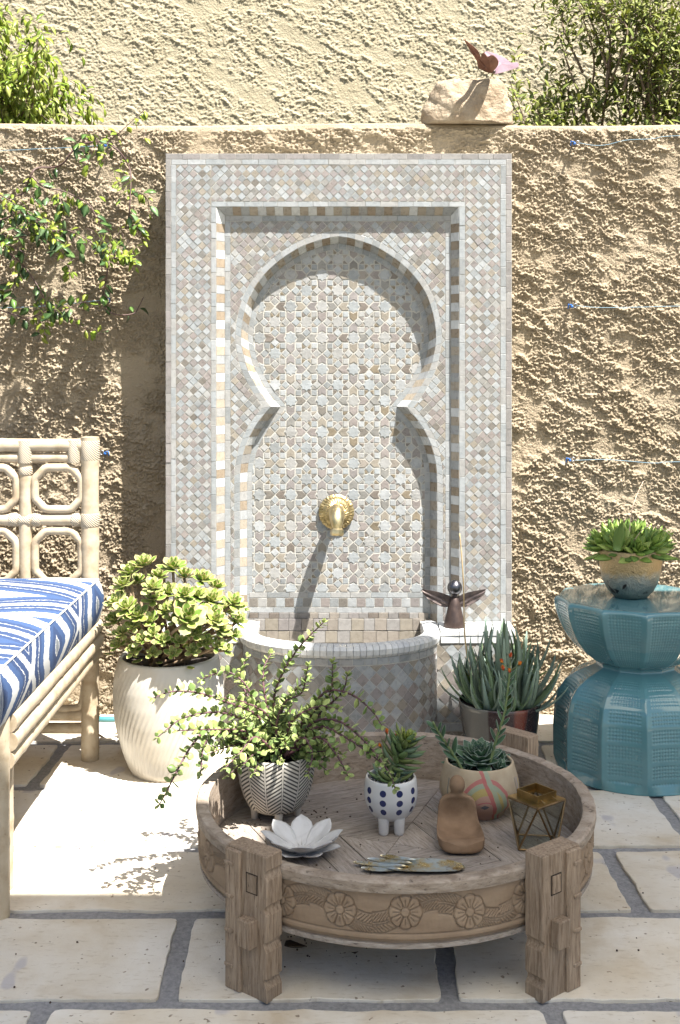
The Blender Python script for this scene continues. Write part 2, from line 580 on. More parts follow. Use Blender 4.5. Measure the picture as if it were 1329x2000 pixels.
Yg = YW + pr[:, 0][:, None] + pr[:, 2][:, None] * Hh
Zg = pr[:, 1][:, None] + pr[:, 3][:, None] * Hh
Zg = Zg + .004 * np.sin(U * 5 + 1) * (V > 1.5)
wall = grid_mesh("garden_wall", U, Yg + 0 * U, Zg + 0 * U, STUCCO)
tag(wall, "tan rough stucco garden wall behind the tiled fountain with a sunlit rounded top edge", "wall")

YH = 6.0
us = nonuni(-1.85, 1.85, .0042, -6, 6)
vs_ = np.concatenate([np.linspace(0, 2.15, 8, endpoint=False), np.arange(2.15, 3.02, .0042), np.linspace(3.02, 5.2, 10)])
U, V = np.meshgrid(us, vs_)
Hh = (1 - sstep(1.82, 1.86, np.abs(U))) * (1 - sstep(3.0, 3.03, V)) * sstep(2.12, 2.16, V) * stucco_h(U * .8, V * .8, .42, 47, 1.75)
hw = thing("house", (0, YH + 1.5, 0), "cream rough stucco house wall rising beyond the garden wall", "building")
grid_mesh("wall", U, YH - Hh, V, STUCCO_H, hw)
hb = MB(); hb.box((0, YH + 1.6, 2.6), (12, 3.0, 5.2)); hb.build("shell", STUCCO_H, hw)
hr = MB(); hr.box((0, YH + 1.5, 5.3), (12.6, 3.9, .2), bev=.02); hr.build("roof", simple("house_roof", (.30, .14, .09), rough=.8), hw)

# ------------------------------------------------------------------ unseen shade sails, added above the frame to cast the table's shade
def m_canvas():
    m = NT("added_sail_canvas")
    m.fin((.62, .58, .50), .9, spec=.1)
    m.translucent((.74, .72, .66), .60)  # added cloth is translucent so it fills the shade below
    return m.mat
CANVAS = m_canvas()
STEEL = simple("steel", (.45, .45, .46), rough=.35, metal=1)
def sail(name, x0, x1, y0, y1, z, label, posts):
    t = thing(name, ((x0 + x1) / 2, (y0 + y1) / 2, 0), label, "shade sail", "added canvas shade sails, unseen above the patio")
    n = 14
    X, Y = np.meshgrid(np.linspace(x0, x1, n), np.linspace(y0, y1, n))
    sx = (X - x0) / (x1 - x0); sy = (Y - y0) / (y1 - y0)
    Z = z - .22 * np.sin(np.pi * sx) * np.sin(np.pi * sy)
    grid_mesh("canvas", X, Y, Z, CANVAS, t)
    for (px, py) in posts:
        p = MB(); p.tube([(px, py, 0), (px, py, z + .12)], .035, 12); p.build("post", STEEL, t, smooth=True, auto=40)
ZS = 3.1
ox, oy = .37 * ZS, -.36 * ZS
sail("added_shade_sail", -2.2, -.20 + ox, -.9, 2.40 + oy, ZS, "added cream canvas shade sail, unseen, shading the left foreground of the patio", [(-2.2, -.9), (-2.2, 2.40 + oy)])
sail("added_shade_sail", -.20 + ox, 3.2, -.9, 3.375 + oy, ZS + .01, "added cream canvas shade sail, unseen, shading the round table and stool", [(3.2, -.9), (3.2, 3.375 + oy)])

# ------------------------------------------------------------------ tiled wall fountain
DF, D1, D2 = 3.44, 3.467, 3.507
fountain = thing("wall_fountain", (0, DF, 0), "tall white and taupe mosaic tiled wall fountain with a keyhole arch niche and basin", "fountain")
FB = Matrix(((1, 0, 0, 0), (0, 0, -1, 0), (0, 1, 0, 0), (0, 0, 0, 1)))   # local (u, v, w) -> (X, Z, -Y)
def at_plane(px, py, d):
    p = W(px, py, d)
    return (p.x, p.z)
def clip_half(poly, p, n):
    """keep the side where (q - p).n >= 0"""
    out = []
    for i in range(len(poly)):
        a, b = poly[i - 1], poly[i]
        da = (a[0] - p[0]) * n[0] + (a[1] - p[1]) * n[1]
        db = (b[0] - p[0]) * n[0] + (b[1] - p[1]) * n[1]
        if (da >= 0) != (db >= 0):
            t = da / (da - db)
            out.append((a[0] + (b[0] - a[0]) * t, a[1] + (b[1] - a[1]) * t))
        if db >= 0: out.append(b)
    return out
def clip_rect(poly, x0, x1, y0, y1):
    for p, n in (((x0, 0), (1, 0)), ((x1, 0), (-1, 0)), ((0, y0), (0, 1)), ((0, y1), (0, -1))):
        poly = clip_half(poly, p, n)
        if len(poly) < 3: return []
    return poly
def area(poly):
    return .5 * sum(poly[i - 1][0] * poly[i][1] - poly[i][0] * poly[i - 1][1] for i in range(len(poly)))
_tc = [0]
def tile_tpl(poly, h, tilt=.10, key=None, ins=.0007, rnd=random):
    """bevelled, slightly tilted tile; poly centred on the origin in metres"""
    if area(poly) < 0: poly = poly[::-1]
    n = len(poly)
    tilt = tilt * .30
    h = h * .22
    a, b = rnd.gauss(0, tilt), rnd.gauss(0, tilt)
    vs = []
    for z, s in ((-.004, 0), (h * .55, 0), (h, ins)):
        for x, y in poly:
            d = math.hypot(x, y)
            q = 1 - s / d if d > s else .5
            zz = z if z < 0 else z + (a * x + b * y)
            vs.append((x * q, y * q, max(zz, .0003) if z > 0 else z))
    fs = [(r * n + i, r * n + (i + 1) % n, r * n + n + (i + 1) % n, r * n + n + i) for r in (0, 1) for i in range(n)]
    top = [Vector((vs[2 * n + i][0], vs[2 * n + i][1], 0)) for i in range(n)]
    if n <= 4: fs.append(tuple(range(2 * n, 3 * n)))
    else:
        for t in tessellate_polygon([top]):
            i, j, k = t
            if (top[j] - top[i]).cross(top[k] - top[i]).z < 0: j, k = k, j
            fs.append((2 * n + i, 2 * n + j, 2 * n + k))
    if key is None:
        _tc[0] += 1
        key = ("t", _tc[0])
    tpl(key, vs, fs)
    return key
def centre(poly):
    n = len(poly)
    return (sum(p[0] for p in poly) / n, sum(p[1] for p in poly) / n)
def flat_tile(lst, poly, d, mat, h=.0032, tilt=.10, shrink=.0011):
    """a one-off tile on the plane y = d; poly in metres (x, z)"""
    if len(poly) < 3 or abs(area(poly)) < 1.2e-5: return
    c = centre(poly)
    loc = []
    for x, y in poly:
        dx, dy = x - c[0], y - c[1]
        L = math.hypot(dx, dy)
        q = max(.3, 1 - shrink / L) if L > 1e-6 else 1
        loc.append((dx * q, dy * q))
    key = tile_tpl(loc, h, tilt)
    lst.append((key, Matrix.Translation((c[0], d, c[1])) @ FB, mat))
rt = random.Random(21)
wh = lambda: rt.choices(T_WHITE, (4, 3, 3, 1.4))[0]
tp = lambda: rt.choices(T_TAUPE, (4, 3, 3, 3, 1))[0]
tn = lambda: rt.choice(T_TAN)
pk = lambda: rt.choice(T_PINK)
br = lambda: rt.choice(T_BRIGHT)

# --- grout bodies
def P2(px, py, d): return W(px, py, d)
FX0, FX1, FTOP = 324.0, 1000.0, 300.0
OX0, OX1, OTOP, OBOT = 423.0, 897.0, 404.0, 1232.0      # opening in the frame (photo pixels on plane DF)
IX0, IX1, ITOP = 439.5, 881.0, 421.0                    # same on plane D1
body = MB()
x0, x1 = W(FX0, 0, DF).x, W(FX1, 0, DF).x
zt = W(0, FTOP, DF).z
ox0, ox1, ozt, ozb = W(OX0, 0, DF).x, W(OX1, 0, DF).x, W(0, OTOP, DF).z, .20
for (a, b, c, d_) in ((x0, ox0, 0, zt), (ox1, x1, 0, zt), (ox0, ox1, ozt, zt)):
    body.box(((a + b) / 2, (DF + YW + .02) / 2, (c + d_) / 2), (b - a, YW + .02 - DF, d_ - c))
frame = body.build("frame", GROUT, fountain)
ix0, ix1, izt = W(IX0, 0, D1).x, W(IX1, 0, D1).x, W(0, ITOP, D1).z
rev = MB()
rev.add([(ox0, DF + .001, ozb), (ox0, DF + .001, ozt), (ox1, DF + .001, ozt), (ox1, DF + .001, ozb), (ix0, D1 + .001, ozb), (ix0, D1 + .001, izt), (ix1, D1 + .001, izt), (ix1, D1 + .001, ozb)],
        [(0, 4, 5, 1), (1, 5, 6, 2), (2, 6, 7, 3)])
reveal = rev.build("reveal", GROUT, fountain)

# arch curves in photo pixels on plane D1 (left half, tip to foot)
MX = 661.7
UP = [(661.7, 461.6), (637.4, 465.3), (603, 475.9), (583, 484.5), (551.6, 504.5), (526, 526), (506, 549), (490, 574.5), (480.7, 600), (473.3, 631.7), (471.3, 660), (474.2, 686.5), (483, 719.6), (499.6, 752.7), (516, 777.5), (529.4, 794.4)]
LO = [(529.4, 794.4), (506, 822), (489.7, 848.7), (479.7, 872), (473, 898), (469.8, 921.6), (469.3, 960), (469.3, 1235)]
UPc = [tuple(p) for p in catmull(UP, 5)]
LOc = [tuple(p) for p in catmull(LO[:-1], 5)] + [LO[-1]]
def offset(pts, d):
    out = []
    for i, p in enumerate(pts):
        a = pts[max(i - 1, 0)]; b = pts[min(i + 1, len(pts) - 1)]
        tx, ty = b[0] - a[0], b[1] - a[1]
        L = math.hypot(tx, ty) or 1
        out.append((p[0] - ty / L * -d, p[1] + tx / L * -d))     # to the right of travel (towards the niche)
    return out
def dens(pts, step):
    out = [pts[0]]
    for a, b in zip(pts[:-1], pts[1:]):
        n = max(1, int(math.hypot(b[0] - a[0], b[1] - a[1]) / step))
        for k in range(1, n + 1):
            out.append((a[0] + (b[0] - a[0]) * k / n, a[1] + (b[1] - a[1]) * k / n))
    return out
_chk = offset(UPc, 10)
SGN = 1 if _chk[40][0] > UPc[40][0] else -1
def inward(pts, d): return offset(pts, d * SGN)
UPi = inward(UPc, 13.5)
UPi[0] = (MX, 475.6)
UPi = [p for p in UPi if p[1] < 794] + [(548.5, 794.4)]
LOi = [(548.5, 794.4)] + [p for p in inward(LOc, 13.5) if p[1] > 797 and p[0] < 546]
mir = lambda pts: [(2 * MX - x, y) for x, y in pts]
# spandrel plate with the arch cut out, built as two halves
sp = MB()
for side in (0, 1):
    pl = [(MX, ITOP - 6)] + [(IX0 - 4, ITOP - 6), (IX0 - 4, 1235)] + [p for p in reversed(LOc)] + [p for p in reversed(UPc[:-1])]
    if side: pl = mir(pl)
    poly = [at_plane(x, y, D1) for x, y in pl]
    vs = [(x, D1, z) for x, z in poly]
    fs = []
    for t in tessellate_polygon([[Vector((x, z, 0)) for x, z in poly]]):
        i, j, k = t
        a2 = (poly[j][0] - poly[i][0]) * (poly[k][1] - poly[i][1]) - (poly[j][1] - poly[i][1]) * (poly[k][0] - poly[i][0])
        fs.append((i, j, k) if a2 > 0 else (i, k, j))
    sp.add(vs, fs)
spandrel = sp.build("spandrel", GROUT, fountain)
# arch reveal grout strip
ar = MB()
def strip(front, back, mirror):
    n = 60
    def res(pts):
        pts = dens(pts, 2)
        L = [0]
        for a, b in zip(pts[:-1], pts[1:]): L.append(L[-1] + math.hypot(b[0] - a[0], b[1] - a[1]))
        xs = np.interp(np.linspace(0, L[-1], n), L, [p[0] for p in pts]); ys = np.interp(np.linspace(0, L[-1], n), L, [p[1] for p in pts])
        return list(zip(xs, ys))
    f, b = res(front), res(back)
    if mirror: f, b = mir(f), mir(b)
    vs = [W(x, y, D1 + .0008) for x, y in f] + [W(x, y, D2 + .0008) for x, y in b]
    fs = [(i, n + i, n + i + 1, i + 1) if not mirror else (i, i + 1, n + i + 1, n + i) for i in range(n - 1)]
    ar.add(vs, fs)
    return f, b
for mi in (0, 1):
    strip(UPc, UPi, mi); strip(LOc, LOi, mi)
arch = ar.build("arch", GROUT, fountain, smooth=False)
nb = MB()
nb.box((0, D2 + .03, .86), (.66, .06, 1.44))
niche = nb.build("niche", GROUT, fountain)

# --- tiles
diamond, border, reveal_t = [], [], []
def dia_tpls(name, hu, hv, n=7):
    ks = []
    for i in range(n):
        j = lambda: random.uniform(-.0006, .0006)
        ks.append(tile_tpl([(hu + j(), j()), (j(), hv + j()), (-hu + j(), j()), (j(), -hv + j())], .0034, .13, key=(name, i)))
    return ks
def diamonds(px0, px1, py0, py1, d, pu, pv, keep=None, colour=None, key="dia", lst=diamond, shrink=.0011):
    """field of lozenges between photo-pixel limits on plane d"""
    x0, zt_ = at_plane(px0, py0, d); x1, zb = at_plane(px1, py1, d)
    su = pu * d / F; sv = pv * d / F
    hu, hv = su / 2 - shrink, sv / 2 - shrink
    if (key, 0) not in TPL: dia_tpls(key, hu, hv)
    rows_ = int((zt_ - zb) / (sv / 2)) + 3
    cols = int((x1 - x0) / su) + 3
    for r in range(-1, rows_):
        for c in range(-1, cols):
            cx = x0 + (c + (.5 if r % 2 == 0 else 0)) * su
            cz = zt_ - (r + 1) * sv / 2
            poly = [(cx + su / 2, cz), (cx, cz + sv / 2), (cx - su / 2, cz), (cx, cz - sv / 2)]
            full = x0 <= cx - su / 2 + 1e-4 and cx + su / 2 <= x1 + 1e-4 and zb <= cz - sv / 2 + 1e-4 and cz + sv / 2 <= zt_ + 1e-4
            q = poly if full else clip_rect(poly, x0, x1, zb, zt_)
            if len(q) < 3: continue
            if keep:
                q2 = keep(q)
                if q2 is None: continue
                if q2 is not q: full = False
                q = q2
            mt = colour(r, c, full)
            if full:
                k = (key, rt.randrange(7))
                M = Matrix.Translation((cx + rt.gauss(0, .0003), d - rt.uniform(0, .0009), cz + rt.gauss(0, .0003))) @ FB @ Matrix.Rotation(rt.gauss(0, .035), 4, 'Z')
                lst.append((k, M, mt))
            else:
                flat_tile(lst, q, d - .0003, mt, shrink=shrink * 1.2)
col_a = lambda r, c, f: (wh() if (r % 2 == 0) == (rt.random() > .06) else tp()) if f or rt.random() < .3 else tp()
def col_b(r, c, f):
    return wh() if rt.random() < (.55 if r % 2 == 0 else .18) else tp()
FY1 = 1228.0
diamonds(344.5, 412.5, 322, FY1, DF, 17.0, 17.6, colour=col_a)
diamonds(909, 977.5, 322, FY1, DF, 17.12, 17.6, colour=col_a)
diamonds(413.2, 908.2, 322, 393.4, DF, 17.07, 17.6, colour=col_a)
def runs(lst, px0, px1, py0, py1, d, L, colour, horiz=True, h=.0038, jit=.12, tilt=.05):
    """a row of long border tiles"""
    a, b = (px0, px1) if horiz else (py0, py1)
    n = max(1, round((b - a) / L))
    cuts = [a + (b - a) * (k + (rt.uniform(-jit, jit) if 0 < k < n else 0)) / n for k in range(n + 1)]
    for s, e in zip(cuts[:-1], cuts[1:]):
        j = lambda: rt.uniform(-.35, .35)
        if horiz: q = [(s, py1 + j()), (e, py1 + j()), (e, py0 + j()), (s, py0 + j())]
        else: q = [(px0 + j(), e), (px1 + j(), e), (px1 + j(), s), (px0 + j(), s)]
        flat_tile(lst, [at_plane(x, y, d) for x, y in q], d - rt.uniform(0, .0006), colour(), h, tilt, .0007)
runs(border, 324, 1000, 300.5, 311, DF, 33, pk)
runs(border, 324.5, 334.5, 311, 1424, DF, 33, pk, False)
runs(border, 989, 999.5, 311, 1424, DF, 33, pk, False)
runs(border, 335, 989, 311.5, 321.5, DF, 34, wh)
runs(border, 334.8, 344, 322, FY1, DF, 33, wh, False)
runs(border, 978, 988.5, 322, FY1, DF, 33, wh, False)
runs(border, 413, 909, 394, 403.6, DF, 33, wh)
runs(border, 413, 422.6, 404, FY1, DF, 33, wh, False)
runs(border, 897.4, 908.6, 404, FY1, DF, 33, wh, False)
# chamfered reveal of the opening: tiles alternate white and tan
def quad_tile(lst, p00, p10, p11, p01, mat, h=.0025, gap=.0007):
    """tile on an arbitrary quad in space"""
    P = [Vector(p) for p in (p00, p10, p11, p01)]
    c = sum(P, Vector()) / 4
    u = (P[1] - P[0]).normalized()
    nrm = (P[1] - P[0]).cross(P[3] - P[0])
    if nrm.length < 1e-9: return
    nrm.normalize()
    v = nrm.cross(u)
    loc = [((p - c).dot(u), (p - c).dot(v)) for p in P]
    loc = [(x * (1 - gap / math.hypot(x, y)), y * (1 - gap / math.hypot(x, y))) for x, y in loc]
    key = tile_tpl(loc, h, .04)
    lst.append((key, Matrix(((u.x, v.x, nrm.x, c.x), (u.y, v.y, nrm.y, c.y), (u.z, v.z, nrm.z, c.z), (0, 0, 0, 1))), mat))
T_REV = [m_tile("zellige_reveal_%s" % s, c) for s, c in (("buff", (.36, .305, .235)), ("sand", (.33, .285, .225)), ("tan", (.27, .215, .155)))]
alt = lambda k: (rt.choice(T_BRIGHT[:2] + T_WHITE[1:3]) if k % 2 == 0 else rt.choice(T_REV))
n = 46
for side in (0, 1):
    for k in range(n):
        za, zb_ = izt + (.33 - izt) * k / n, izt + (.33 - izt) * (k + 1) / n
        zo = ozt if k == 0 else za
        ea, eb = (ox0, ix0) if side == 0 else (ox1, ix1)
        a, b, c, d_ = Vector((ea, DF, zb_)), Vector((eb, D1, zb_)), Vector((eb, D1, za)), Vector((ea, DF, zo))
        if side: a, b, c, d_ = b, a, d_, c
        quad_tile(reveal_t, a, b, c, d_, alt(k))
n = 27
for k in range(n):
    xa, xb = ix0 + (ix1 - ix0) * k / n, ix0 + (ix1 - ix0) * (k + 1) / n
    quad_tile(reveal_t, (xa, D1, izt), (xb, D1, izt), (ox1 if k == n - 1 else xb, DF, ozt), (ox0 if k == 0 else xa, DF, ozt), alt(k))
# spandrel borders and field
runs(border, 440, 881, 421.6, 432, D1, 34, wh)
runs(border, 440, 450.5, 432.5, 1226, D1, 33, wh, False)
runs(border, 870.5, 880.6, 432.5, 1226, D1, 33, wh, False)
AO_U = [(MX, 449.5)] + [p for p in inward(UPc, -11.5)[1:] if p[1] < 794.4]
AO_L = [p for p in inward(LOc, -11.5) if p[1] > 794.4]
AO_U.append(AO_L[0])
NI_U = [(MX, 487)] + [p for p in inward(UPi, 10.6)[1:] if p[1] < 790 and p[0] < MX - 1] + [(559, 794.4)]
NI_L = [(559, 794.4)] + [p for p in inward(LOi, 10.6) if p[1] > 800 and p[0] < 556]
def mk_keep(curve, d, inside):
    """curve: left half outline in photo pixels, tip to foot; keep tiles inside / outside the closed outline"""
    pts = [at_plane(x, y, d) for x, y in curve + mir(curve)[::-1]]
    A = np.array(pts); B = np.roll(A, -1, 0)
    ok = np.hypot(*(B - A).T) > 1e-6
    A, B = A[ok], B[ok]
    AB = B - A; LL = (AB ** 2).sum(1)
    N = np.stack([-AB[:, 1], AB[:, 0]], 1) / np.sqrt(LL)[:, None]
    if sum(A[:, 0] * B[:, 1] - B[:, 0] * A[:, 1]) < 0: N = -N          # N points into the niche
    def is_in(c):
        hit = ((A[:, 1] > c[1]) != (B[:, 1] > c[1])) & (c[0] < A[:, 0] + AB[:, 0] * (c[1] - A[:, 1]) / np.where(AB[:, 1] == 0, 1e-12, AB[:, 1]))
        return bool(hit.sum() % 2)
    def keep(poly):
        c = np.array(centre(poly))
        t = np.clip(((c - A) * AB).sum(1) / LL, 0, 1)
        Q = A + AB * t[:, None]
        D = np.hypot(*(c - Q).T)
        i = int(D.argmin())
        r = max(math.hypot(p[0] - c[0], p[1] - c[1]) for p in poly)
        if D[i] > r: return poly if is_in(c) == inside else None
        nn = c - Q[i]
        L = math.hypot(*nn)
        if L < 1e-6: nn = N[i] if inside else -N[i]
        else: nn = nn / L * (1 if is_in(c) == inside else -1)
        q = clip_half(poly, Q[i], nn)
        return q if len(q) >= 3 and abs(area(q)) > 1e-5 else None
    return keep
keep_sp = mk_keep(AO_U + AO_L, D1, False)
diamonds(451, 870.5, 432.6, 1226, D1, 17.1, 17.8, keep=keep_sp, colour=col_b)
# arch front border, arch reveal and niche border: tiles follow the curve
def along(pts, L):
    pts = dens(pts, 1.5)
    S = [0]
    for a, b in zip(pts[:-1], pts[1:]): S.append(S[-1] + math.hypot(b[0] - a[0], b[1] - a[1]))
    n = max(1, round(S[-1] / L))
    ts = np.linspace(0, S[-1], n + 1)
    return [(float(np.interp(t, S, [p[0] for p in pts])), float(np.interp(t, S, [p[1] for p in pts]))) for t in ts]
def match(a, cv):
    """resample curve cv at the same number of points as a"""
    pts = dens(cv, 1.5); S = [0]
    for p, q in zip(pts[:-1], pts[1:]): S.append(S[-1] + math.hypot(q[0] - p[0], q[1] - p[1]))
    ts = np.linspace(0, S[-1], len(a))
    return [(float(np.interp(t, S, [p[0] for p in pts])), float(np.interp(t, S, [p[1] for p in pts]))) for t in ts]
arch_t = []
for mi in (0, 1):
    for cf, co, ci, L in ((UPc, AO_U, UPi, 17), (LOc, AO_L, LOi, 18)):
        fr = along(cf, L); ou = match(fr, co); inn = match(fr, ci)
        nin = match(fr, NI_L if cf is LOc else NI_U)
        if mi: fr, ou, inn, nin = mir(fr), mir(ou), mir(inn), mir(nin)
        for k in range(len(fr) - 1):
            def q4(A, B, dA, dB, mat, lst, flip):
                ps = [W(*A[k], dA), W(*A[k + 1], dA), W(*B[k + 1], dB), W(*B[k], dB)]
                if flip: ps = [ps[1], ps[0], ps[3], ps[2]]
                quad_tile(lst, *ps, mat)
            q4(ou, fr, D1, D1, wh(), border, mi)
            q4(fr, inn, D1, D2, alt(k), arch_t, mi)
            q4(inn, nin, D2, D2, wh(), border, mi)
# --- the star mosaic of the niche
keep_ni = mk_keep(NI_U + NI_L, D2, True)
S8 = .0943
R8 = .207
star = [(R8 * (1 if k % 2 == 0 else .765) * math.cos(k * math.pi / 8), R8 * (1 if k % 2 == 0 else .765) * math.sin(k * math.pi / 8)) for k in range(16)]
heart = [(.163, .128), (.163, -.128), (.375, -.128), (.492, 0), (.375, .128), (.163, .128)]
heart = [(.160, -.130), (.366, -.130), (.488, 0), (.366, .130), (.160, .130), (.222, 0)]
sq = [(.162, .162), (.338, .162), (.338, .338), (.162, .338)]
loz = [(.5, .030), (.632, .163), (.5, .296), (.368, .163)]
tri = [(.354, .178), (.472, .296), (.432, .336), (.354, .336)]
stars, hearts, squares, lozenges, triangles = [], [], [], [], []
def rotp(poly, k, cx, cy): 
    c, s = [(1, 0), (0, 1), (-1, 0), (0, -1)][k]
    return [(cx + x * c - y * s, cy + x * s + y * c) for x, y in poly]
bx, bz = at_plane(660.3, 997, D2)                      # centre of a B star
ax, az = bx - S8 / 2, bz + S8 / 2                      # an A star
zlim = at_plane(0, 1156, D2)[1]
_cache = {}
def place_tile(lst, kind, poly, mat):
    c = centre(poly)
    if c[1] > 2 or abs(c[0]) > .4: return
    q = keep_ni(poly)
    if q is None: return
    q2 = clip_half(q, (0, zlim), (0, 1))
    if len(q2) < 3: return
    cut = q is not poly or len(q2) != len(q) or abs(abs(area(q2)) - abs(area(q))) > 1e-8
    if cut and abs(area(q2)) < .25 * abs(area(poly)) and kind != 'heart': mat = mat
    flat_tile(lst, q2, D2 - rt.uniform(0, .0007), mat, .0034, .11, .0008)
def hc():
    r = rt.random()
    return tn() if r < .13 else tp()
for i in range(-5, 6):
    for j in range(-9, 9):
        cx, cz = ax + i * S8, az + j * S8
        if cz > 1.5 or cz < .2: continue
        sc = lambda p: [(cx + x * S8, cz + y * S8) for x, y in p]
        jit = lambda p: [(x + rt.gauss(0, .0035), y + rt.gauss(0, .0035)) for x, y in p]
        place_tile(stars, 'star', sc(star), wh())
        place_tile(stars, 'star', sc([(x + .5, y + .5) for x, y in star]), wh())
        for k in range(4):
            place_tile(hearts, 'heart', sc(jit(rotp(heart, k, 0, 0))), hc())
            place_tile(squares, 'sq', sc(jit(rotp(sq, k, 0, 0))), wh())
            # lozenges and triangles around the B star at (.5, .5)
            lz = [(x - .5, y - .5) for x, y in loz]
            place_tile(lozenges, 'loz', sc(jit(rotp(lz, k, .5, .5))), wh())
            t1 = [(x - .5, y - .5) for x, y in tri]
            t2 = [(-x, y) for x, y in t1][::-1]
            tc = lambda: tn() if rt.random() < .55 else tp()
            place_tile(triangles, 'tri', sc(rotp(t1, k, .5, .5)), tc())
            place_tile(triangles, 'tri', sc(rotp(t2, k, .5, .5)), tc())
bands = []
runs(border, 487, 837, 1157, 1167, D2, 40, wh)
for k in range(20):
    a = 487 + 350 * k / 20; b = 487 + 350 * (k + 1) / 20
    flat_tile(bands, [at_plane(x, y, D2) for x, y in ((a, 1185.5), (b, 1185.5), (b, 1168), (a, 1168))], D2 - .0003, wh() if k % 2 else rt.choice(T_TAN[1:] + T_TAUPE), .0034, .07)
runs(border, 487, 837, 1186.5, 1196, D2, 42, wh)
runs(bands, 487, 837, 1197, 1207.5, D2 - .004, 20, lambda: rt.choice(T_TAN[1:] + T_PINK))
for y in (1208.5, 1232.5, 1256.5, 1280.5):
    runs(bands, 470, 854, y, y + 23, D2 - .008, 23.5, lambda: rt.choice([T_TAN[1], T_TAN[1], T_PINK[1], T_TAUPE[2], T_PINK[0]]))
pieces(frame, "diamond_tile", diamond, 300)
pieces(frame, "border_tile", border, 300)
pieces(reveal, "reveal_tile", reveal_t, 300)
pieces(arch, "arch_tile", arch_t, 300)
pieces(niche, "star_tile", stars, 300)
pieces(niche, "heart_tile", hearts, 300)
pieces(niche, "square_tile", squares, 300)
pieces(niche, "lozenge_tile", lozenges, 300)
pieces(niche, "triangle_tile", triangles, 300)
pieces(niche, "band_tile", bands, 300)

# --- plinth and basin
ZL = .325                                   # ledge height
YP = 3.335                                  # plinth front
BXo = .276
plinths = []
for a, b in ((x0 + .01, -BXo + .02), (BXo - .02, x1 - .01)):
    pb = MB()
    pb.box(((a + b) / 2, (YP + DF) / 2, (ZL - .012) / 2), (b - a, DF - YP, ZL - .012))
    plinths.append(pb.build("plinth", GROUT, fountain))
def px_at(x, d): return CX + x * F / d
def py_at(z, d): return HY + (HC - z) * F / d
colp = lambda r, c, f: wh() if (r % 2 == 0) == (rt.random() > .2) else rt.choice(T_TAUPE[:4] + T_TAN[1:2])
for plinth, (a, b) in zip(plinths, ((x0 + .006, -BXo - .011), (BXo + .011, x1 - .006))):
    led, pl_d = [], []
    n = 4
    for k in range(n):
        xa, xb = a + (b - a) * k / n, a + (b - a) * (k + 1) / n
        for (ya, yb) in ((YP - .006, (YP + DF) / 2), ((YP + DF) / 2, DF - .004)):
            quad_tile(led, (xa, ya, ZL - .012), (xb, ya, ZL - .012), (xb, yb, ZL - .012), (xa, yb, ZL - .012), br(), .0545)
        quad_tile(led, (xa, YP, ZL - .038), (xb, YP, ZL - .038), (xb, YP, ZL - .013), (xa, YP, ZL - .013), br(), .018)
    pieces(plinth, "ledge_tile", led)
    a, b = (a + .005, b + .024) if a < 0 else (a - .024, b - .005)
    diamonds(px_at(a, YP), px_at(b, YP), py_at(ZL - .04, YP), py_at(.06, YP), YP, 25.6, 26.5, colour=colp, key="plinth_dia", lst=pl_d)
    runs(pl_d, px_at(a, YP), px_at(b, YP), py_at(.058, YP), py_at(.036, YP), YP, 40, wh)
    diamonds(px_at(a, YP), px_at(b, YP), py_at(.034, YP), py_at(.004, YP), YP, 25.6, 26.5, colour=colp, key="plinth_dia", lst=pl_d)
    pieces(plinth, "plinth_tile", pl_d, 150)
# basin: D-shaped bowl
def oval(a, b, y0, y1, n=64):
    """outline from (+a, y0) straight to y1 then half ellipse of depth b to (-a, y1) and back"""
    pts = [(a, y0), (a, y1)]
    for k in range(1, n):
        t = math.pi * k / n
        pts.append((a * math.cos(t), y1 - b * math.sin(t)))
    return pts + [(-a, y1), (-a, y0)]
OUT = oval(BXo, .195, DF, YP)
INN = oval(BXo - .036, .158, D2 - .004, YP)
bs = MB()
n = len(OUT)
zr = ZL - .012
vs, fs = [], []
for (x, y), z in [(p, 0.0) for p in OUT] + [(p, zr) for p in OUT] + [(p, zr) for p in INN] + [(p, .10) for p in INN]:
    vs.append((x, y, z))
for i in range(n - 1):
    for r in range(3):
        fs.append((r * n + i + 1, r * n + i, r * n + n + i, r * n + n + i + 1))
fs.append(tuple(3 * n + i for i in range(n)))
bs.add(vs, fs)
basin = bs.build("basin", GROUT, fountain)
# rim coping pieces with a rounded nose
rim = []
Lc = [0]
for a, b in zip(OUT[:-1], OUT[1:]): Lc.append(Lc[-1] + math.hypot(b[0] - a[0], b[1] - a[1]))
def out_at(s): return Vector((np.interp(s, Lc, [p[0] for p in OUT]), np.interp(s, Lc, [p[1] for p in OUT]), 0))
def out_n(s):
    t = (out_at(s + .004) - out_at(s - .004)).normalized()
    return Vector((t.y, -t.x, 0)) * (-1)     # pointing outwards
smid = Lc[-1] / 2
if out_n(smid).y > 0:
    _on = out_n
    out_n = lambda s: -_on(s)
s0_, s1_ = Lc[1] + .004, Lc[-2] - .004
nr = 54
r0_, r1_ = .002, Lc[-1] - .002
for k in range(nr):
    a, b = r0_ + (r1_ - r0_) * k / nr + .0006, r0_ + (r1_ - r0_) * (k + 1) / nr - .0006
    prof_ = [(.003, zr - .020), (.009, zr - .012), (.011, zr + .002), (.006, zr + .011), (-.006, zr + .0145), (-.024, zr + .0145), (-.036, zr + .010), (-.0395, zr), (-.0385, zr - .02)]
    c = out_at((a + b) / 2) + Vector((0, 0, zr))
    vs = []
    for s in (a, b):
        o, nn = out_at(s), out_n(s)
        for (r_, z) in prof_: vs.append(o + nn * r_ + Vector((0, 0, z)) - c)
    m_ = len(prof_)
    fs = [(i, i + 1, m_ + i + 1, m_ + i) for i in range(m_ - 1)] + [tuple(range(m_ - 1, -1, -1)), tuple(range(m_, 2 * m_))]
    tpl(("rim", k), vs, [f[::-1] for f in fs])
    rim.append((("rim", k), Matrix.Translation(c), br()))
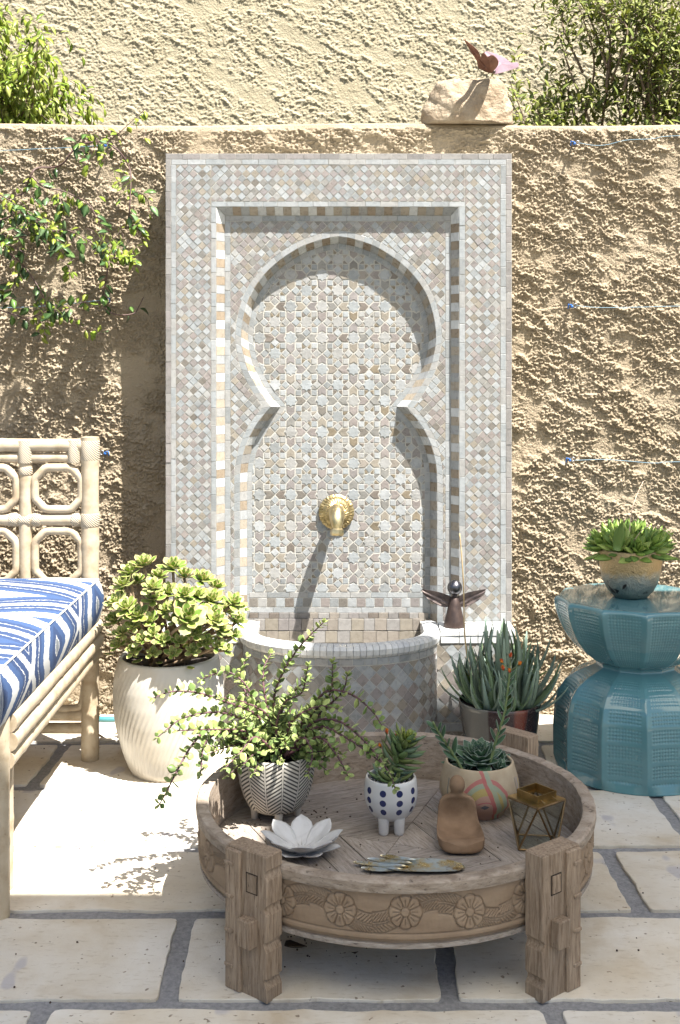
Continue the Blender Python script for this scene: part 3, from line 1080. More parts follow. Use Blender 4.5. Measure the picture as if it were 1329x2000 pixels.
pieces(basin, "rim_tile", rim)
bt = []
def curved(lst, poly, mat, h=.003, tilt=.04):
    """poly in (arc length, z) on the basin wall"""
    c = centre(poly)
    if len(poly) < 3 or abs(area(poly)) < 3e-5: return
    o, nn = out_at(c[0]), out_n(c[0])
    u = Vector((0, 0, 1)).cross(nn)
    M = Matrix(((u.x, 0, nn.x, o.x), (u.y, 0, nn.y, o.y), (0, 1, 0, c[1]), (0, 0, 0, 1)))
    sg = 1 if u.dot(out_at(c[0] + .01) - o) > 0 else -1
    loc = []
    for x, y in poly:
        dx, dy = (x - c[0]) * sg, y - c[1]
        L = math.hypot(dx, dy)
        q = 1 - .0009 / L
        loc.append((dx * q, dy * q))
    lst.append((tile_tpl(loc, h, tilt), M, mat))
nr = 22
for k in range(nr):
    a, b = s0_ + (s1_ - s0_) * k / nr, s0_ + (s1_ - s0_) * (k + 1) / nr
    curved(bt, [(a, zr - .040), (b, zr - .040), (b, zr - .022), (a, zr - .022)], wh())
su, sv = .0385, .0385
rows_ = int((zr - .042) / (sv / 2)) + 2
for r in range(rows_):
    cz = zr - .042 - r * sv / 2
    for c in range(-1, int((s1_ - s0_) / su) + 2):
        cs = s0_ + (c + (.5 if r % 2 else 0)) * su
        q = clip_rect([(cs + su / 2, cz), (cs, cz + sv / 2), (cs - su / 2, cz), (cs, cz - sv / 2)], s0_, s1_, .003, zr - .042)
        if len(q) >= 3: curved(bt, q, wh() if (r % 2) == (rt.random() > .1) else tp())
pieces(basin, "basin_tile", bt, 300)
# inside lining of the bowl
bi = []
Li = [0]
for a, b in zip(INN[:-1], INN[1:]): Li.append(Li[-1] + math.hypot(b[0] - a[0], b[1] - a[1]))
def inn_at(s, z): return Vector((np.interp(s, Li, [p[0] for p in INN]), np.interp(s, Li, [p[1] for p in INN]), z))
nr = 26
for k in range(nr):
    a, b = Li[-1] * k / nr, Li[-1] * (k + 1) / nr
    for z in range(4):
        za, zb_ = .13 + .045 * z, .13 + .045 * (z + 1)
        quad_tile(bi, inn_at(a, za), inn_at(b, za), inn_at(b, zb_), inn_at(a, zb_), rt.choice([T_TAN[1], T_PINK[1], T_TAUPE[2]]), .002)
pieces(basin, "lining_tile", bi)

# --- brass spout with a scalloped rosette
def m_brass(name, c=(.64, .52, .29), rough=.28):
    m = NT(name)
    n = m.noise(m.pos(), 45, 5)
    col = m.ramp(n, [(.3, tuple(x * .62 for x in c)), (.62, c)])
    m.bump(m.noise(m.pos(), 190, 4), .25, .002)
    return m.fin(col, m.math('MULTIPLY_ADD', n, .35, rough - .12), 1)
BRASS = m_brass("brass")
fc = W(657.5, 1000, D2 - .006)
rs = MB()
def ros(a, i, r, z):
    sc = .5 + .5 * math.cos(a * 22)
    if i in (1, 2): r = r * (1 + .035 * abs(math.sin(a * 11)))
    if 3 <= i <= 7: z += .0010 * math.sin(a * 33 + i * 1.9) + .0006 * math.sin(a * 55 - i * 2.7)
    return r, z
prof_ = [(.0, 0), (.052, 0), (.052, .004), (.047, .008), (.041, .0075), (.036, .010), (.031, .012), (.027, .013), (.022, .017), (.017, .018), (.0, .019)]
mm = MB(); mm.lathe(prof_, 132, fn=ros, cap0=False)
RB = Matrix(((1, 0, 0), (0, 0, -1), (0, 1, 0)))
rs.add([fc + RB @ Vector(v) for v in mm.v], mm.f)
spout = None
st = MB()
path = [fc + Vector(p) for p in ((0, 0, .004), (.0, -.03, .010), (.0005, -.058, .0105), (.001, -.083, .002), (.0015, -.098, -.014), (.002, -.104, -.031), (.002, -.105, -.036))]
cp = [Vector(p) for p in catmull(path, 5)]
rr_ = list(np.interp(np.linspace(0, 1, len(cp)), [0, .15, .32, .5, .62, .8, .9, 1], [.013, .015, .0215, .0225, .021, .0150, .0135, .0135]))
st.tube(cp, rr_, 24)
spout = st.build("spout", BRASS, fountain, smooth=True, auto=50)
rs.build("rosette", m_brass("brass_engraved", (.52, .40, .20), .34), spout, smooth=True, auto=35)
nz = MB()
e_ = cp[-1]; t_ = (cp[-1] - cp[-2]).normalized()
nz.tube([e_ - t_ * .004, e_ + t_ * .002, e_ + t_ * .013, e_ + t_ * .019, e_ + t_ * .019, e_ + t_ * .008], [.014, .0195, .0205, .018, .011, .010], 6, m=0)
nz.build("nozzle", BRASS, spout)

# ------------------------------------------------------------------ helpers: leaves and stems
def frame_m(p, d, up, s=1.0, sw=None):
    d = Vector(d).normalized()
    up = Vector(up)
    y = up.cross(d)
    if y.length < 1e-5: y = d.orthogonal()
    y.normalize()
    z = d.cross(y)
    w = sw if sw is not None else s
    return Matrix(((d.x * s, y.x * w, z.x * s, p[0]), (d.y * s, y.y * w, z.y * s, p[1]), (d.z * s, y.z * w, z.z * s, p[2]), (0, 0, 0, 1)))
def leaf_tpl(key, L=1.0, wd=.3, th=.08, wf=None, curl=.2, cup=.15, nl=6, ring=6, smooth=True, roll=0.0):
    """fleshy leaf along +x, upper side +z, unit-like size"""
    vs, fs, es = [], [], []
    for i in range(nl):
        t = i / (nl - 1)
        w = wd * wf(t)
        h = th * (.35 + .65 * math.sin(math.pi * min(1, .15 + t * .8))) * (1 if t < .95 else .35)
        x = L * t
        zc = curl * L * t * t
        for k in range(ring):
            a = 2 * math.pi * k / ring
            yy = w * math.cos(a)
            zz = h * math.sin(a) * (.6 if math.sin(a) > 0 else 1) + cup * w * abs(math.cos(a)) ** 2
            vs.append((x - curl * .3 * t * t * L, yy + roll * t * t, zc + zz))
            es.append(max(abs(math.cos(a)) if w > 1e-6 else 1, (t - .75) * 4 if t > .75 else 0))
    for i in range(nl - 1):
        for k in range(ring):
            l = (k + 1) % ring
            fs.append((i * ring + k, (i + 1) * ring + k, (i + 1) * ring + l, i * ring + l)[::-1])
    fs.append(tuple(range(ring))[::1]); fs.append(tuple((nl - 1) * ring + k for k in range(ring))[::-1])
    tpl(key, vs, fs, es, smooth)
    return key
def thin_leaf(key, L=1.0, wd=.25, curl=-.25, fold=.12, th=.02, pts=(.0, .55, 1, .82, .04)):
    vs, fs, es = [], [], []
    n = len(pts)
    for i, q in enumerate(pts):
        t = i / (n - 1)
        w = wd * q
        z = curl * L * t * t
        vs += [(L * t, w, z + fold * w), (L * t, 0, z), (L * t, -w, z + fold * w), (L * t, 0, z - th)]
        es += [1, 0, 1, .4]
    for i in range(n - 1):
        b, c = i * 4, i * 4 + 4
        fs += [(b, b + 1, c + 1, c), (b + 1, b + 2, c + 2, c + 1), (b, c, c + 3, b + 3), (b + 3, c + 3, c + 2, b + 2)]
    tpl(key, vs, [f[::-1] for f in fs], es, True)
    return key
def rosette(items, c, axis, n, R, keys, mat, a0=12, a1=82, s0=.42, rnd=random, lift=.25, spin=None):
    axis = Vector(axis).normalized()
    u = axis.orthogonal().normalized(); v = axis.cross(u)
    ph = spin if spin is not None else rnd.uniform(0, 6.28)
    for i in range(n):
        f = i / max(1, n - 1)
        ang = ph + i * 2.39996
        out = u * math.cos(ang) + v * math.sin(ang)
        el = R_(a0 + (a1 - a0) * f ** .8 + rnd.uniform(-5, 5))
        d = axis * math.cos(el) + out * math.sin(el)
        nrm = axis * math.sin(el) - out * math.cos(el)
        s = R * (s0 + (1 - s0) * f) * rnd.uniform(.9, 1.08)
        p = Vector(c) + axis * (lift * R * (1 - f)) + out * .04 * R
        items.append((rnd.choice(keys), frame_m(p, d, nrm, s), mat if not isinstance(mat, list) else rnd.choice(mat)))
R_ = math.radians
def stem(name, pts, r0, r1, mat, parent, n=5, seg=7):
    cp = [Vector(p) for p in catmull([tuple(p) for p in pts], n)]
    m = MB()
    k = len(cp)
    m.tube(cp, [r0 + (r1 - r0) * i / max(1, k - 1) for i in range(k)], seg)
    return m.build(name, mat, parent, smooth=True), cp
SOIL = simple("soil", (.055, .04, .03), (.02, .014, .010), .95, 120, 1.0, 160, .006)
def pot_wall(prof_out, thick, z_soil, c, fn=None, seg=64):
    """closed vessel profile: outside, rim, inside"""
    rt_, zt_ = prof_out[-1]
    inner = [(max(r - thick, .002), z) for r, z in prof_out if z > z_soil - .02][::-1]
    return list(prof_out) + [(rt_ - thick * .25, zt_ + thick * .35), (rt_ - thick * .75, zt_ + thick * .35)] + inner
def vessel(name, prof_out, thick, z_soil, c, mat, parent, seg=64, fn=None, soil=SOIL, uv=False, smooth_auto=60):
    m = MB()
    pr_ = pot_wall(prof_out, thick, z_soil, c)
    m.lathe(pr_, seg, c, fn=fn)
    if uv:
        m.uv = [(k / seg, (z)) for (r, z) in pr_ for k in range(seg)]
        # seam: close by repeating
    o = m.build(name, mat, parent, smooth=True, auto=smooth_auto)
    rs_ = np.interp(z_soil, [z for r, z in prof_out], [r for r, z in prof_out]) - thick * .8
    s = MB()
    n = 28
    vs = [Vector(c) + Vector((0, 0, z_soil + .004))]
    fs = []
    for q in (.5, 1.0):
        for k in range(n):
            a = 2 * math.pi * k / n
            vs.append(Vector(c) + Vector((rs_ * q * math.cos(a), rs_ * q * math.sin(a), z_soil + random.uniform(-.003, .003))))
    fs = [(0, 1 + k, 1 + (k + 1) % n) for k in range(n)] + [(1 + k, 1 + n + k, 1 + n + (k + 1) % n, 1 + (k + 1) % n) for k in range(n)]
    s.add(vs, fs); s.build("soil", soil, parent, smooth=True)
    return o

# ------------------------------------------------------------------ carved round tray table
TC = Vector((.110, 2.36, 0))
def m_wood(name, c1, c2, c3, stretch, sc=1.0, rough=.75):
    m = NT(name)
    o = m.n('ObjectInfo')
    mp = m.n('Mapping'); mp.inputs['Scale'].default_value = stretch
    m.l(m.n('TexCoord').outputs['Object'], mp.inputs[0])
    ad = m.n('VectorMath', operation='ADD'); m.l(mp.outputs[0], ad.inputs[0])
    cb = m.n('CombineXYZ'); v = m.math('MULTIPLY', o.outputs['Random'], 40.0)
    for i in range(3): m.l(v, cb.inputs[i])
    m.l(cb.outputs[0], ad.inputs[1])
    p = ad.outputs[0]
    g = m.noise(p, 22 * sc, 8, .68, .5)
    col = m.ramp(g, [(.28, c3), (.46, c2), (.62, c1)])
    blot = m.noise(m.pos(), 9, 4)
    col = m.mix(m.ramp(blot, [(.45, 0), (.75, .45)]), col, tuple(x * .62 for x in c2))
    crack = m.ramp(m.noise(p, 60 * sc, 3, .5, .8), [(.30, 1), (.37, 0)])
    col = m.mix(m.math('MULTIPLY', crack, .6), col, tuple(x * .3 for x in c3))
    col = m.rnd(col, .10)
    m.bump(m.math('SUBTRACT', g, m.math('MULTIPLY', crack, .6)), .5, .003)
    return m.fin(col, rough, spec=.25)
WA, WB_, WC_ = (.345, .265, .19), (.25, .182, .125), (.12, .078, .05)
WOOD_V = m_wood("weathered_wood_upright", WA, WB_, WC_, (9, 9, .8))
WOOD_X = m_wood("weathered_wood_plank", (.38, .335, .29), (.29, .245, .205), (.13, .10, .08), (1.0, 9, 9))
WOOD_R = m_wood("weathered_wood_rim", (.40, .335, .27), (.30, .24, .185), (.17, .125, .09), (1.6, 1.6, 5))
WOOD_C = simple("weathered_wood_carved", (.30, .22, .148), (.228, .16, .105), .75, 16, .25, 90, .0012, spec=.25, stretch=(1, 1, 3), detail=7)
table = thing("tray_table", (TC.x, TC.y, 0), "round low table of carved weathered wood with raised rim and four block legs", "table")
ZR, ZF, RO, RI = .220, .118, .397, .376
# carved band on the outer face of the rim
nt, nz = 2400, 84
th = np.linspace(0, 2 * np.pi, nt + 1)
zz = np.linspace(.1055, ZR - .002, nz)
T_, Z_ = np.meshgrid(th, zz)
pitch = 2 * np.pi / 22
rel = (T_ + np.pi / 2) / pitch
cell = rel - np.round(rel)
s_ = cell * pitch * RO
t_ = Z_ - .163 - .004 * np.sin(np.round(rel) * 2.1)
band = sstep(.1275, .1295, Z_) * (1 - sstep(.1985, .2005, Z_))
rho = np.hypot(s_, t_); phi = np.arctan2(t_, s_)
line = lambda d, w: np.exp(-(d / w) ** 2)
Rf = .0262 + .0030 * np.sqrt(np.abs(np.cos(phi * 4)))
ins = 1 - sstep(Rf - .0004, Rf + .0008, rho)
gr = line(rho * np.sin(np.arcsin(np.clip(np.cos(phi * 4), -1, 1))) / 4, .0011) * (rho > .0088) * ins          # between petals
gm = line(rho * np.sin(np.arcsin(np.clip(np.sin(phi * 4), -1, 1))) / 4, .0008) * (rho > .011) * (rho < .0215)   # petal midlines
hf = ins * .0022 - .0042 * gr - .0030 * gm - .0042 * line(rho - Rf, .0011) - .0036 * line(rho - .0078, .0010) + .0012 * (rho < .007)
out_ = sstep(Rf + .0015, Rf + .003, rho)
wave = .021 * np.sin(rel * np.pi)                     # scrolling stem
dw = t_ - wave
slant = (s_ - np.sign(s_) * pitch * RO * .5) * np.sign(np.cos(np.round(rel - .5) * np.pi)) 
veins = line(np.abs(((slant * .9 + np.abs(dw) * .8) * 190) % 1.0 - .5) / 190, .0009) * (np.abs(dw) > .0035) * (np.abs(dw) < .016)
hs = out_ * (.0026 * line(dw, .012) - .0046 * line(np.abs(dw) - .0019, .0010) - .0034 * veins - .0040 * line(np.abs(dw) - .0185, .0012))
carve = band * (hf + hs - .0012)
carve = carve - .003 * line(Z_ - .1285, .0012) - .003 * line(Z_ - .1995, .0012) - .0025 * line(Z_ - .1185, .0011)
carve = carve + .0007 * fbm(T_ * 30, Z_ * 40, 4, 3)
Rr = RO - .004 + carve - .006 * (1 - sstep(.1165, .1185, Z_))
rimo = grid_mesh("carved_band", TC.x + Rr * np.cos(T_), TC.y + Rr * np.sin(T_), Z_, WOOD_C, table)
mb = MB()
nseg = 144
vs, fs = [], []
rim_prof = [(RO - .006, .198), (RO + .001, .1995), (RO + .0025, .204), (RO + .0025, .2165), (RO - .001, ZR), (RI + .001, ZR), (RI - .002, .2175), (RI - .002, ZF - .004)]
for k in range(nseg):
    a = 2 * math.pi * k / nseg
    wob = .0012 * math.sin(a * 7) + random.uniform(-.0007, .0007)
    for r, z in rim_prof: vs.append((TC.x + (r + wob) * math.cos(a), TC.y + (r + wob) * math.sin(a), z + wob * .6))
m_ = len(rim_prof)
for k in range(nseg):
    l = (k + 1) % nseg
    for i in range(m_ - 1):
        fs.append((k * m_ + i, l * m_ + i, l * m_ + i + 1, k * m_ + i + 1))
mb.add(vs, fs)
mb.build("rim", WOOD_R, table, smooth=True, auto=40)
db = MB()
db.lathe([(0.0, .100), (RO - .012, .100), (RO - .006, .104), (RO - .006, .112), (RI - .001, ZF - .006)], 96, TC, cap0=False, cap1=True)
db.build("tray_base", WOOD_X, table)
# floor boards of the tray: four fields of boards meeting on the diagonals
circ = [(RI * .996 * math.cos(2 * math.pi * k / 72), RI * .996 * math.sin(2 * math.pi * k / 72)) for k in range(72)]
rot0 = .42
kb = 0
for q in range(4):
    a = rot0 + q * math.pi / 2
    n1 = (math.cos(a - math.pi / 4 + math.pi / 2), math.sin(a - math.pi / 4 + math.pi / 2))
    n2 = (math.cos(a + math.pi / 4 - math.pi / 2), math.sin(a + math.pi / 4 - math.pi / 2))
    dx, dy = math.cos(a), math.sin(a)
    edges_ = [0, .085, .155, .235, .31, .40]
    for lo, hi in zip(edges_[:-1], edges_[1:]):
        poly = circ
        for p, nn in (((0, 0), n1), ((0, 0), n2), ((dx * (lo + .0006), dy * (lo + .0006)), (dx, dy)), ((dx * (hi - .0006), dy * (hi - .0006)), (-dx, -dy))):
            off = .0006
            poly = clip_half(poly, (p[0] + nn[0] * off, p[1] + nn[1] * off), nn)
            if len(poly) < 3: break
        if len(poly) < 3 or abs(area(poly)) < 1e-4: continue
        m = MB()
        ca, sa = math.cos(-(a + math.pi / 2)), math.sin(-(a + math.pi / 2))
        loc = [(x * ca - y * sa, x * sa + y * ca) for x, y in poly]
        if area(loc) < 0: loc = loc[::-1]
        m.prism(loc, Matrix.Identity(4), .007 + random.uniform(-.0006, .0006), .0008)
        V = np.array(m.v); c = V.mean(0)
        m.v = [tuple(v) for v in (V - c)]
        o = m.build("board", WOOD_X, None, origin=(0, 0, 0))
        M = Matrix.Translation((TC.x, TC.y, ZF - .0065)) @ Matrix.Rotation(a + math.pi / 2, 4, 'Z') @ Matrix.Translation(Vector(c.tolist()))
        o.matrix_basis = M; WORLD[o.name] = M
        attach(o, table)
# legs
def leg(az, flip):
    dirv = Vector((math.cos(az), math.sin(az), 0)); tan = Vector((-math.sin(az), math.cos(az), 0))
    Rm = Matrix((( tan.x, dirv.x, 0), (tan.y, dirv.y, 0), (0, 0, 1)))       # local x: tangent, y: outwards
    base = TC + dirv * .418
    def prof_leg(w0, w1, notches):
        pts = [(w0, .0), (w1, .0)]
        for z, dpt in notches: pts += [(w1, z - .012), (w1 - dpt, z - .003), (w1 - dpt * .7, z + .006), (w1, z + .010)]
        return pts
    L = MB()
    h = .250
    sgn = 1 if flip else -1
    # wider plank with a notched outer edge, cut from an outline
    nt_ = [(.035, .006), (.098, .005), (.16, .0045), (.22, .004)]
    pts = [(-.0475, 0), (.0475, 0)]
    for z, dp in nt_: pts += [(.0475, z - .013), (.0475 - dp, z - .002), (.0475 - dp, z + .002), (.0475, z + .006)]
    pts += [(.0475, h - .002), (.045, h), (-.045, h), (-.0475, h - .002)]
    for z, dp in nt_[::-1][2:]: pts += [(-.0475, z + .008), (-.0475 + dp, z + .001), (-.0475 + dp, z - .003), (-.0475, z - .012)]
    # planes: x tangent, z up, extrude outwards
    Mx = Matrix(((tan.x, 0, dirv.x, base.x - dirv.x * .020), (tan.y, 0, dirv.y, base.y - dirv.y * .020), (0, 1, 0, 0), (0, 0, 0, 1)))
    if Mx.to_3x3().determinant() < 0:
        pts = [(-x, z) for x, z in pts][::-1]
        Mx = Matrix(((-tan.x, 0, dirv.x, base.x - dirv.x * .020), (-tan.y, 0, dirv.y, base.y - dirv.y * .020), (0, 1, 0, 0), (0, 0, 0, 1)))
    L.prism(pts, Mx, .040, .0016)
    o = L.build("leg", WOOD_V, table)
    face = base + dirv * .0205
    s = MB()    # raised stile on the inner third of the face
    s.box(face + tan * (sgn * -.027) + Vector((0, 0, .124)), (.036, .012, .244), Rm, .0022)
    for z in (.045, .105, .165, .222):
        s.box(face + tan * (sgn * -.034) + dirv * .006 + Vector((0, 0, z)), (.020, .006, .007), Rm, .0015)
    s.build("stile", WOOD_V, o)
    p = MB()
    p.box(face + tan * (sgn * .012) + dirv * .008 + Vector((0, 0, .115)), (.030, .022, .048), Rm, .002)
    p.build("peg", WOOD_V, o)
    q = MB()
    q.box(face + tan * (sgn * .014) + dirv * .0002 + Vector((0, 0, .196)), (.021, .003, .030), Rm, .0006)
    q.build("inlay", WOOD_V, o)
    gq = MB()  # dark strips on the flat face, painted-in shade of an incised square
    for dx_, dz_, sx_, sz_ in ((-.0125, 0, .0016, .033), (.0125, 0, .0016, .033), (0, .0165, .0266, .0016), (0, -.0165, .0266, .0016)):
        gq.box(face + tan * (sgn * .014 + dx_) - dirv * .0002 + Vector((0, 0, .196 + dz_)), (sx_, .0012, sz_), Rm)
    gq.build("groove_shade", simple("groove_shade_strip", (.035, .022, .014), rough=.9), o)
for az, fl in ((-128.5, True), (-51.5, False), (46, True), (131, False)):
    leg(R(az), fl)

# ------------------------------------------------------------------ elephant bush in a herringbone pot
def m_herring():
    m = NT("herringbone_glaze")
    tc = m.n('TexCoord')
    sep = m.n('SeparateXYZ'); m.l(tc.outputs['Object'], sep.inputs[0])
    ang = m.math('ARCTAN2', sep.outputs[1], sep.outputs[0])
    u = m.math('MULTIPLY', ang, 14 / (2 * math.pi))
    pp = m.math('PINGPONG', u, 1.0)
    v = m.math('ADD', m.math('MULTIPLY', sep.outputs[2], 118), m.math('MULTIPLY', pp, -2.7))
    st_ = m.math('FRACT', v)
    line = m.math('LESS_THAN', m.math('ABSOLUTE', m.math('SUBTRACT', st_, .5)), .23)
    fu = m.math('ABSOLUTE', m.math('SUBTRACT', m.math('FRACT', u), .5))
    inside = m.math('LESS_THAN', fu, .455)
    vb = m.math('MULTIPLY', m.math('GREATER_THAN', fu, .44), m.math('LESS_THAN', fu, .462))
    f = m.math('MAXIMUM', m.math('MULTIPLY', line, inside), vb)
    n = m.noise(m.pos(), 90, 3)
    col = m.mix(m.math('MULTIPLY', f, .93), m.ramp(n, [(.3, (.50, .46, .39)), (.7, (.60, .56, .49))]), (.022, .020, .020))
    m.bump(m.math('MULTIPLY', f, -1), .5, .0015)
    return m.fin(col, .6, spec=.4)
CERAMIC = simple("bisque", (.58, .54, .47), (.50, .45, .38), .65, 60, .2, 150)
pc = Vector((-.137, 2.50, ZF))
bush = thing("potted_elephant_bush", pc, "trailing small leaved succulent with purple stems in a herringbone footed pot", "potted plant", "potted succulents")
hp = [(.002, .020), (.030, .019), (.048, .0215), (.060, .031), (.070, .050), (.078, .075), (.083, .105), (.0855, .130), (.0865, .1425)]
vessel("pot", hp, .005, .126, pc, m_herring(), bush, 96)
for k in range(4):
    a = R(-80 + 90 * k)
    f = MB(); cxy = pc + Vector((.046 * math.cos(a), .046 * math.sin(a), 0))
    f.tube([cxy + Vector((0, 0, .026)), cxy + Vector((0, 0, .002)), cxy], [.0095, .0070, .0055], 14); f.build("foot", CERAMIC, bush, smooth=True, auto=40)
rb = random.Random(5)
leaf_tpl(("eb", 0), 1, .40, .10, lambda t: [.25, .72, .98, .98, .62, .05][min(5, int(round(t * 5)))], .12, .10, 6, 6)
leaf_tpl(("eb", 1), 1, .45, .10, lambda t: [.22, .66, .98, 1.0, .68, .05][min(5, int(round(t * 5)))], -.06, .14, 6, 6)
EB_LEAF = [emark("elephant_bush_leaf_%s" % s, [(.55, c), (.86, tuple(x * 1.15 for x in c)), (.98, (.46, .50, .22))], .4, .22, .2) for s, c in (("sage", (.25, .33, .10)), ("light", (.36, .43, .14)), ("deep", (.17, .25, .075)))]
EB_STEM = simple("elephant_bush_stem", (.13, .055, .065), (.065, .028, .035), .6, 60)
eb_items = []
def eb_leaves(cp, r=rb, dens_=1.0, L=.0178, skip=.15):
    n = len(cp)
    tot = sum((cp[i + 1] - cp[i]).length for i in range(n - 1))
    step = .0115 / dens_
    s, nxt, k = 0, tot * skip, rb.randrange(4)
    for i in range(n - 1):
        seg = (cp[i + 1] - cp[i])
        while seg.length > 1e-9 and nxt <= s + seg.length:
            p = cp[i] + seg * ((nxt - s) / seg.length)
            t = seg.normalized()
            side = t.orthogonal().normalized()
            side = Matrix.Rotation(k * 1.571 + r.uniform(-.4, .4), 3, t) @ side
            fr = nxt / tot
            for sg in (1, -1):
                d = (side * sg + t * .45 + Vector((0, 0, .25))).normalized()
                sz = L * r.uniform(.72, 1.15) * (1.0 if fr < .85 else .8)
                eb_items.append((("eb", r.randrange(2)), frame_m(p + d * .0015, d, Vector((0, 0, 1)) + t * .4 + Vector((r.gauss(0, .35), r.gauss(0, .35), r.gauss(0, .35))), sz), r.choice(EB_LEAF)))
            k += 1
            nxt += step * r.uniform(.75, 1.3)
        s += seg.length
    # tip pair
    t = (cp[-1] - cp[-2]).normalized()
    for sg in (1, -1):
        eb_items.append((("eb", 0), frame_m(cp[-1], t + t.orthogonal() * .6 * sg, Vector((0, 0, 1)), L * .7), EB_LEAF[1]))
root = pc + Vector((0, 0, .13))
def px_branch(pts, d0, d1, r0=.0036, leaf=1.0, L=.0178, skip=.15, start=True):
    P = []
    n = len(pts)
    for i, (x, y) in enumerate(pts):
        d = d0 + (d1 - d0) * i / (n - 1)
        P.append(W(x, y, d))
    o, cp = stem("stem", P, r0, .0011, EB_STEM, bush, 6, 6)
    eb_leaves(cp, dens_=leaf, L=L, skip=skip)
BR = [
    ([(545, 1472), (505, 1400), (445, 1372), (385, 1353), (335, 1351), (299, 1364)], 2.50, 2.36),
    ([(545, 1472), (500, 1420), (435, 1392), (360, 1402), (308, 1440)], 2.50, 2.30),
    ([(540, 1472), (480, 1430), (420, 1425), (345, 1427)], 2.49, 2.30),
    ([(538, 1474), (480, 1432), (415, 1420), (378, 1452), (348, 1502), (325, 1548), (311, 1572)], 2.48, 2.22),
    ([(535, 1474), (450, 1430), (402, 1450), (392, 1512)], 2.47, 2.28),
    ([(550, 1474), (535, 1375), (552, 1315), (590, 1258), (632, 1216)], 2.50, 2.46),
    ([(545, 1474), (510, 1400), (478, 1335), (440, 1312), (393, 1327)], 2.52, 2.55),
    ([(548, 1474), (520, 1370), (515, 1310), (530, 1276)], 2.54, 2.62),
    ([(540, 1474), (500, 1390), (470, 1325), (483, 1283)], 2.53, 2.62),
    ([(560, 1474), (600, 1395), (640, 1350), (690, 1358), (728, 1390), (746, 1417)], 2.50, 2.44),
    ([(565, 1474), (610, 1412), (660, 1408), (705, 1440), (738, 1478), (762, 1512), (772, 1540)], 2.47, 2.33),
    ([(560, 1474), (605, 1400), (645, 1355), (650, 1293)], 2.50, 2.47),
    ([(560, 1474), (620, 1400), (668, 1352), (679, 1318)], 2.50, 2.47),
    ([(562, 1474), (620, 1420), (675, 1440), (720, 1470), (745, 1490)], 2.46, 2.36),
    ([(562, 1476), (620, 1440), (655, 1470), (672, 1500), (680, 1516)], 2.45, 2.33),
    ([(556, 1476), (590, 1440), (610, 1470), (602, 1512)], 2.43, 2.36),
    ([(545, 1476), (500, 1440), (470, 1470), (440, 1500)], 2.44, 2.33),
    ([(552, 1474), (548, 1400), (575, 1350), (606, 1325)], 2.48, 2.42),
    ([(545, 1474), (525, 1400), (478, 1372), (430, 1362)], 2.47, 2.38),
    ([(552, 1474), (570, 1410), (620, 1380), (662, 1385)], 2.46, 2.40),
    ([(550, 1474), (540, 1420), (556, 1372), (590, 1352), (602, 1300)], 2.45, 2.40),
]
for pts, d0, d1 in BR:
    px_branch(pts, d0, d1)
for k in range(75):      # short shoots that fill the middle of the bush
    a = rb.uniform(0, 6.28); el = rb.uniform(.1, 1.3)
    ln = rb.uniform(.07, .15)
    d = Vector((math.cos(a) * math.cos(el) * 1.15, math.sin(a) * math.cos(el), math.sin(el) * .85))
    p0 = root + Vector((rb.uniform(-.03, .03), rb.uniform(-.03, .03), 0))
    pts = [p0, p0 + d * ln * .5 + Vector((0, 0, .015)), p0 + d * ln + Vector((rb.gauss(0, .015), rb.gauss(0, .015), rb.uniform(-.03, .02)))]
    o, cp = stem("stem", pts, .0026, .001, EB_STEM, bush, 5, 5)
    eb_leaves(cp, dens_=1.15, skip=.25)
pieces(bush, "leaf", eb_items, 300, "foliage")

# ------------------------------------------------------------------ polka-dot pot with a stout stonecrop
def m_dots():
    m = NT("polka_dot_glaze")
    sep = m.n('SeparateXYZ'); m.l(m.n('TexCoord').outputs['Object'], sep.inputs[0])
    ang = m.math('ARCTAN2', sep.outputs[1], sep.outputs[0])
    u = m.math('ADD', m.math('MULTIPLY', ang, 10 / (2 * math.pi)), 2.54)
    fu = m.math('SUBTRACT', m.math('FRACT', u), .5)
    v = m.math('ADD', m.math('MULTIPLY', sep.outputs[2], 1 / .0195), .25)
    row = m.math('FLOOR', v)
    fv = m.math('SUBTRACT', m.math('FRACT', v), .5)
    r2 = m.math('ADD', m.math('POWER', m.math('MULTIPLY', fu, .0345), 2), m.math('POWER', m.math('MULTIPLY', fv, .0195), 2))
    d = m.math('LESS_THAN', r2, .0068 ** 2)
    ok = m.math('MULTIPLY', m.math('GREATER_THAN', v, -1.5 + .02), m.math('LESS_THAN', v, 1.5 - .02))
    v2 = m.math('MULTIPLY', m.math('GREATER_THAN', row, -1.5), m.math('LESS_THAN', row, 1.5))
    d = m.math('MULTIPLY', d, v2)
    col = m.mix(d, (.60, .585, .56), (.022, .03, .10))
    m.fin(col, .22, spec=.5, coat=.3)
    return m.mat
dc = Vector((.106, 2.435, ZF))
dot = thing("potted_stonecrop", dc, "stout leafy succulent in a white footed pot with navy dots", "potted plant", "potted succulents")
prof_ = [(.002, .0245), (.024, .0245), (.036, .030), (.046, .041), (.0535, .057), (.0565, .074), (.0560, .090), (.0540, .104), (.0525, .110)]
vessel("pot", prof_, .0055, .094, dc, m_dots(), dot, 64)
GLAZE_W = simple("white_glaze", (.60, .585, .56), (.56, .545, .52), .25, 40, coat=.3)
for a in (-62, -118, 62, 118):
    f = MB(); cxy = dc + Vector((.034 * math.cos(R(a)), .034 * math.sin(R(a)), 0))
    f.tube([cxy + Vector((0, 0, .036)), cxy + Vector((0, 0, .006)), cxy + Vector((0, 0, .001)), cxy], [.012, .0105, .0085, .006], 16); f.build("foot", GLAZE_W, dot, smooth=True, auto=50)
peb = []
mbp = MB(); mbp.ball((0, 0, 0), 1, 8); tpl(("peb", 0), mbp.v, mbp.f, None, True)
PEB = simple("white_pebble", (.66, .66, .65), (.52, .52, .51), .8, 90)
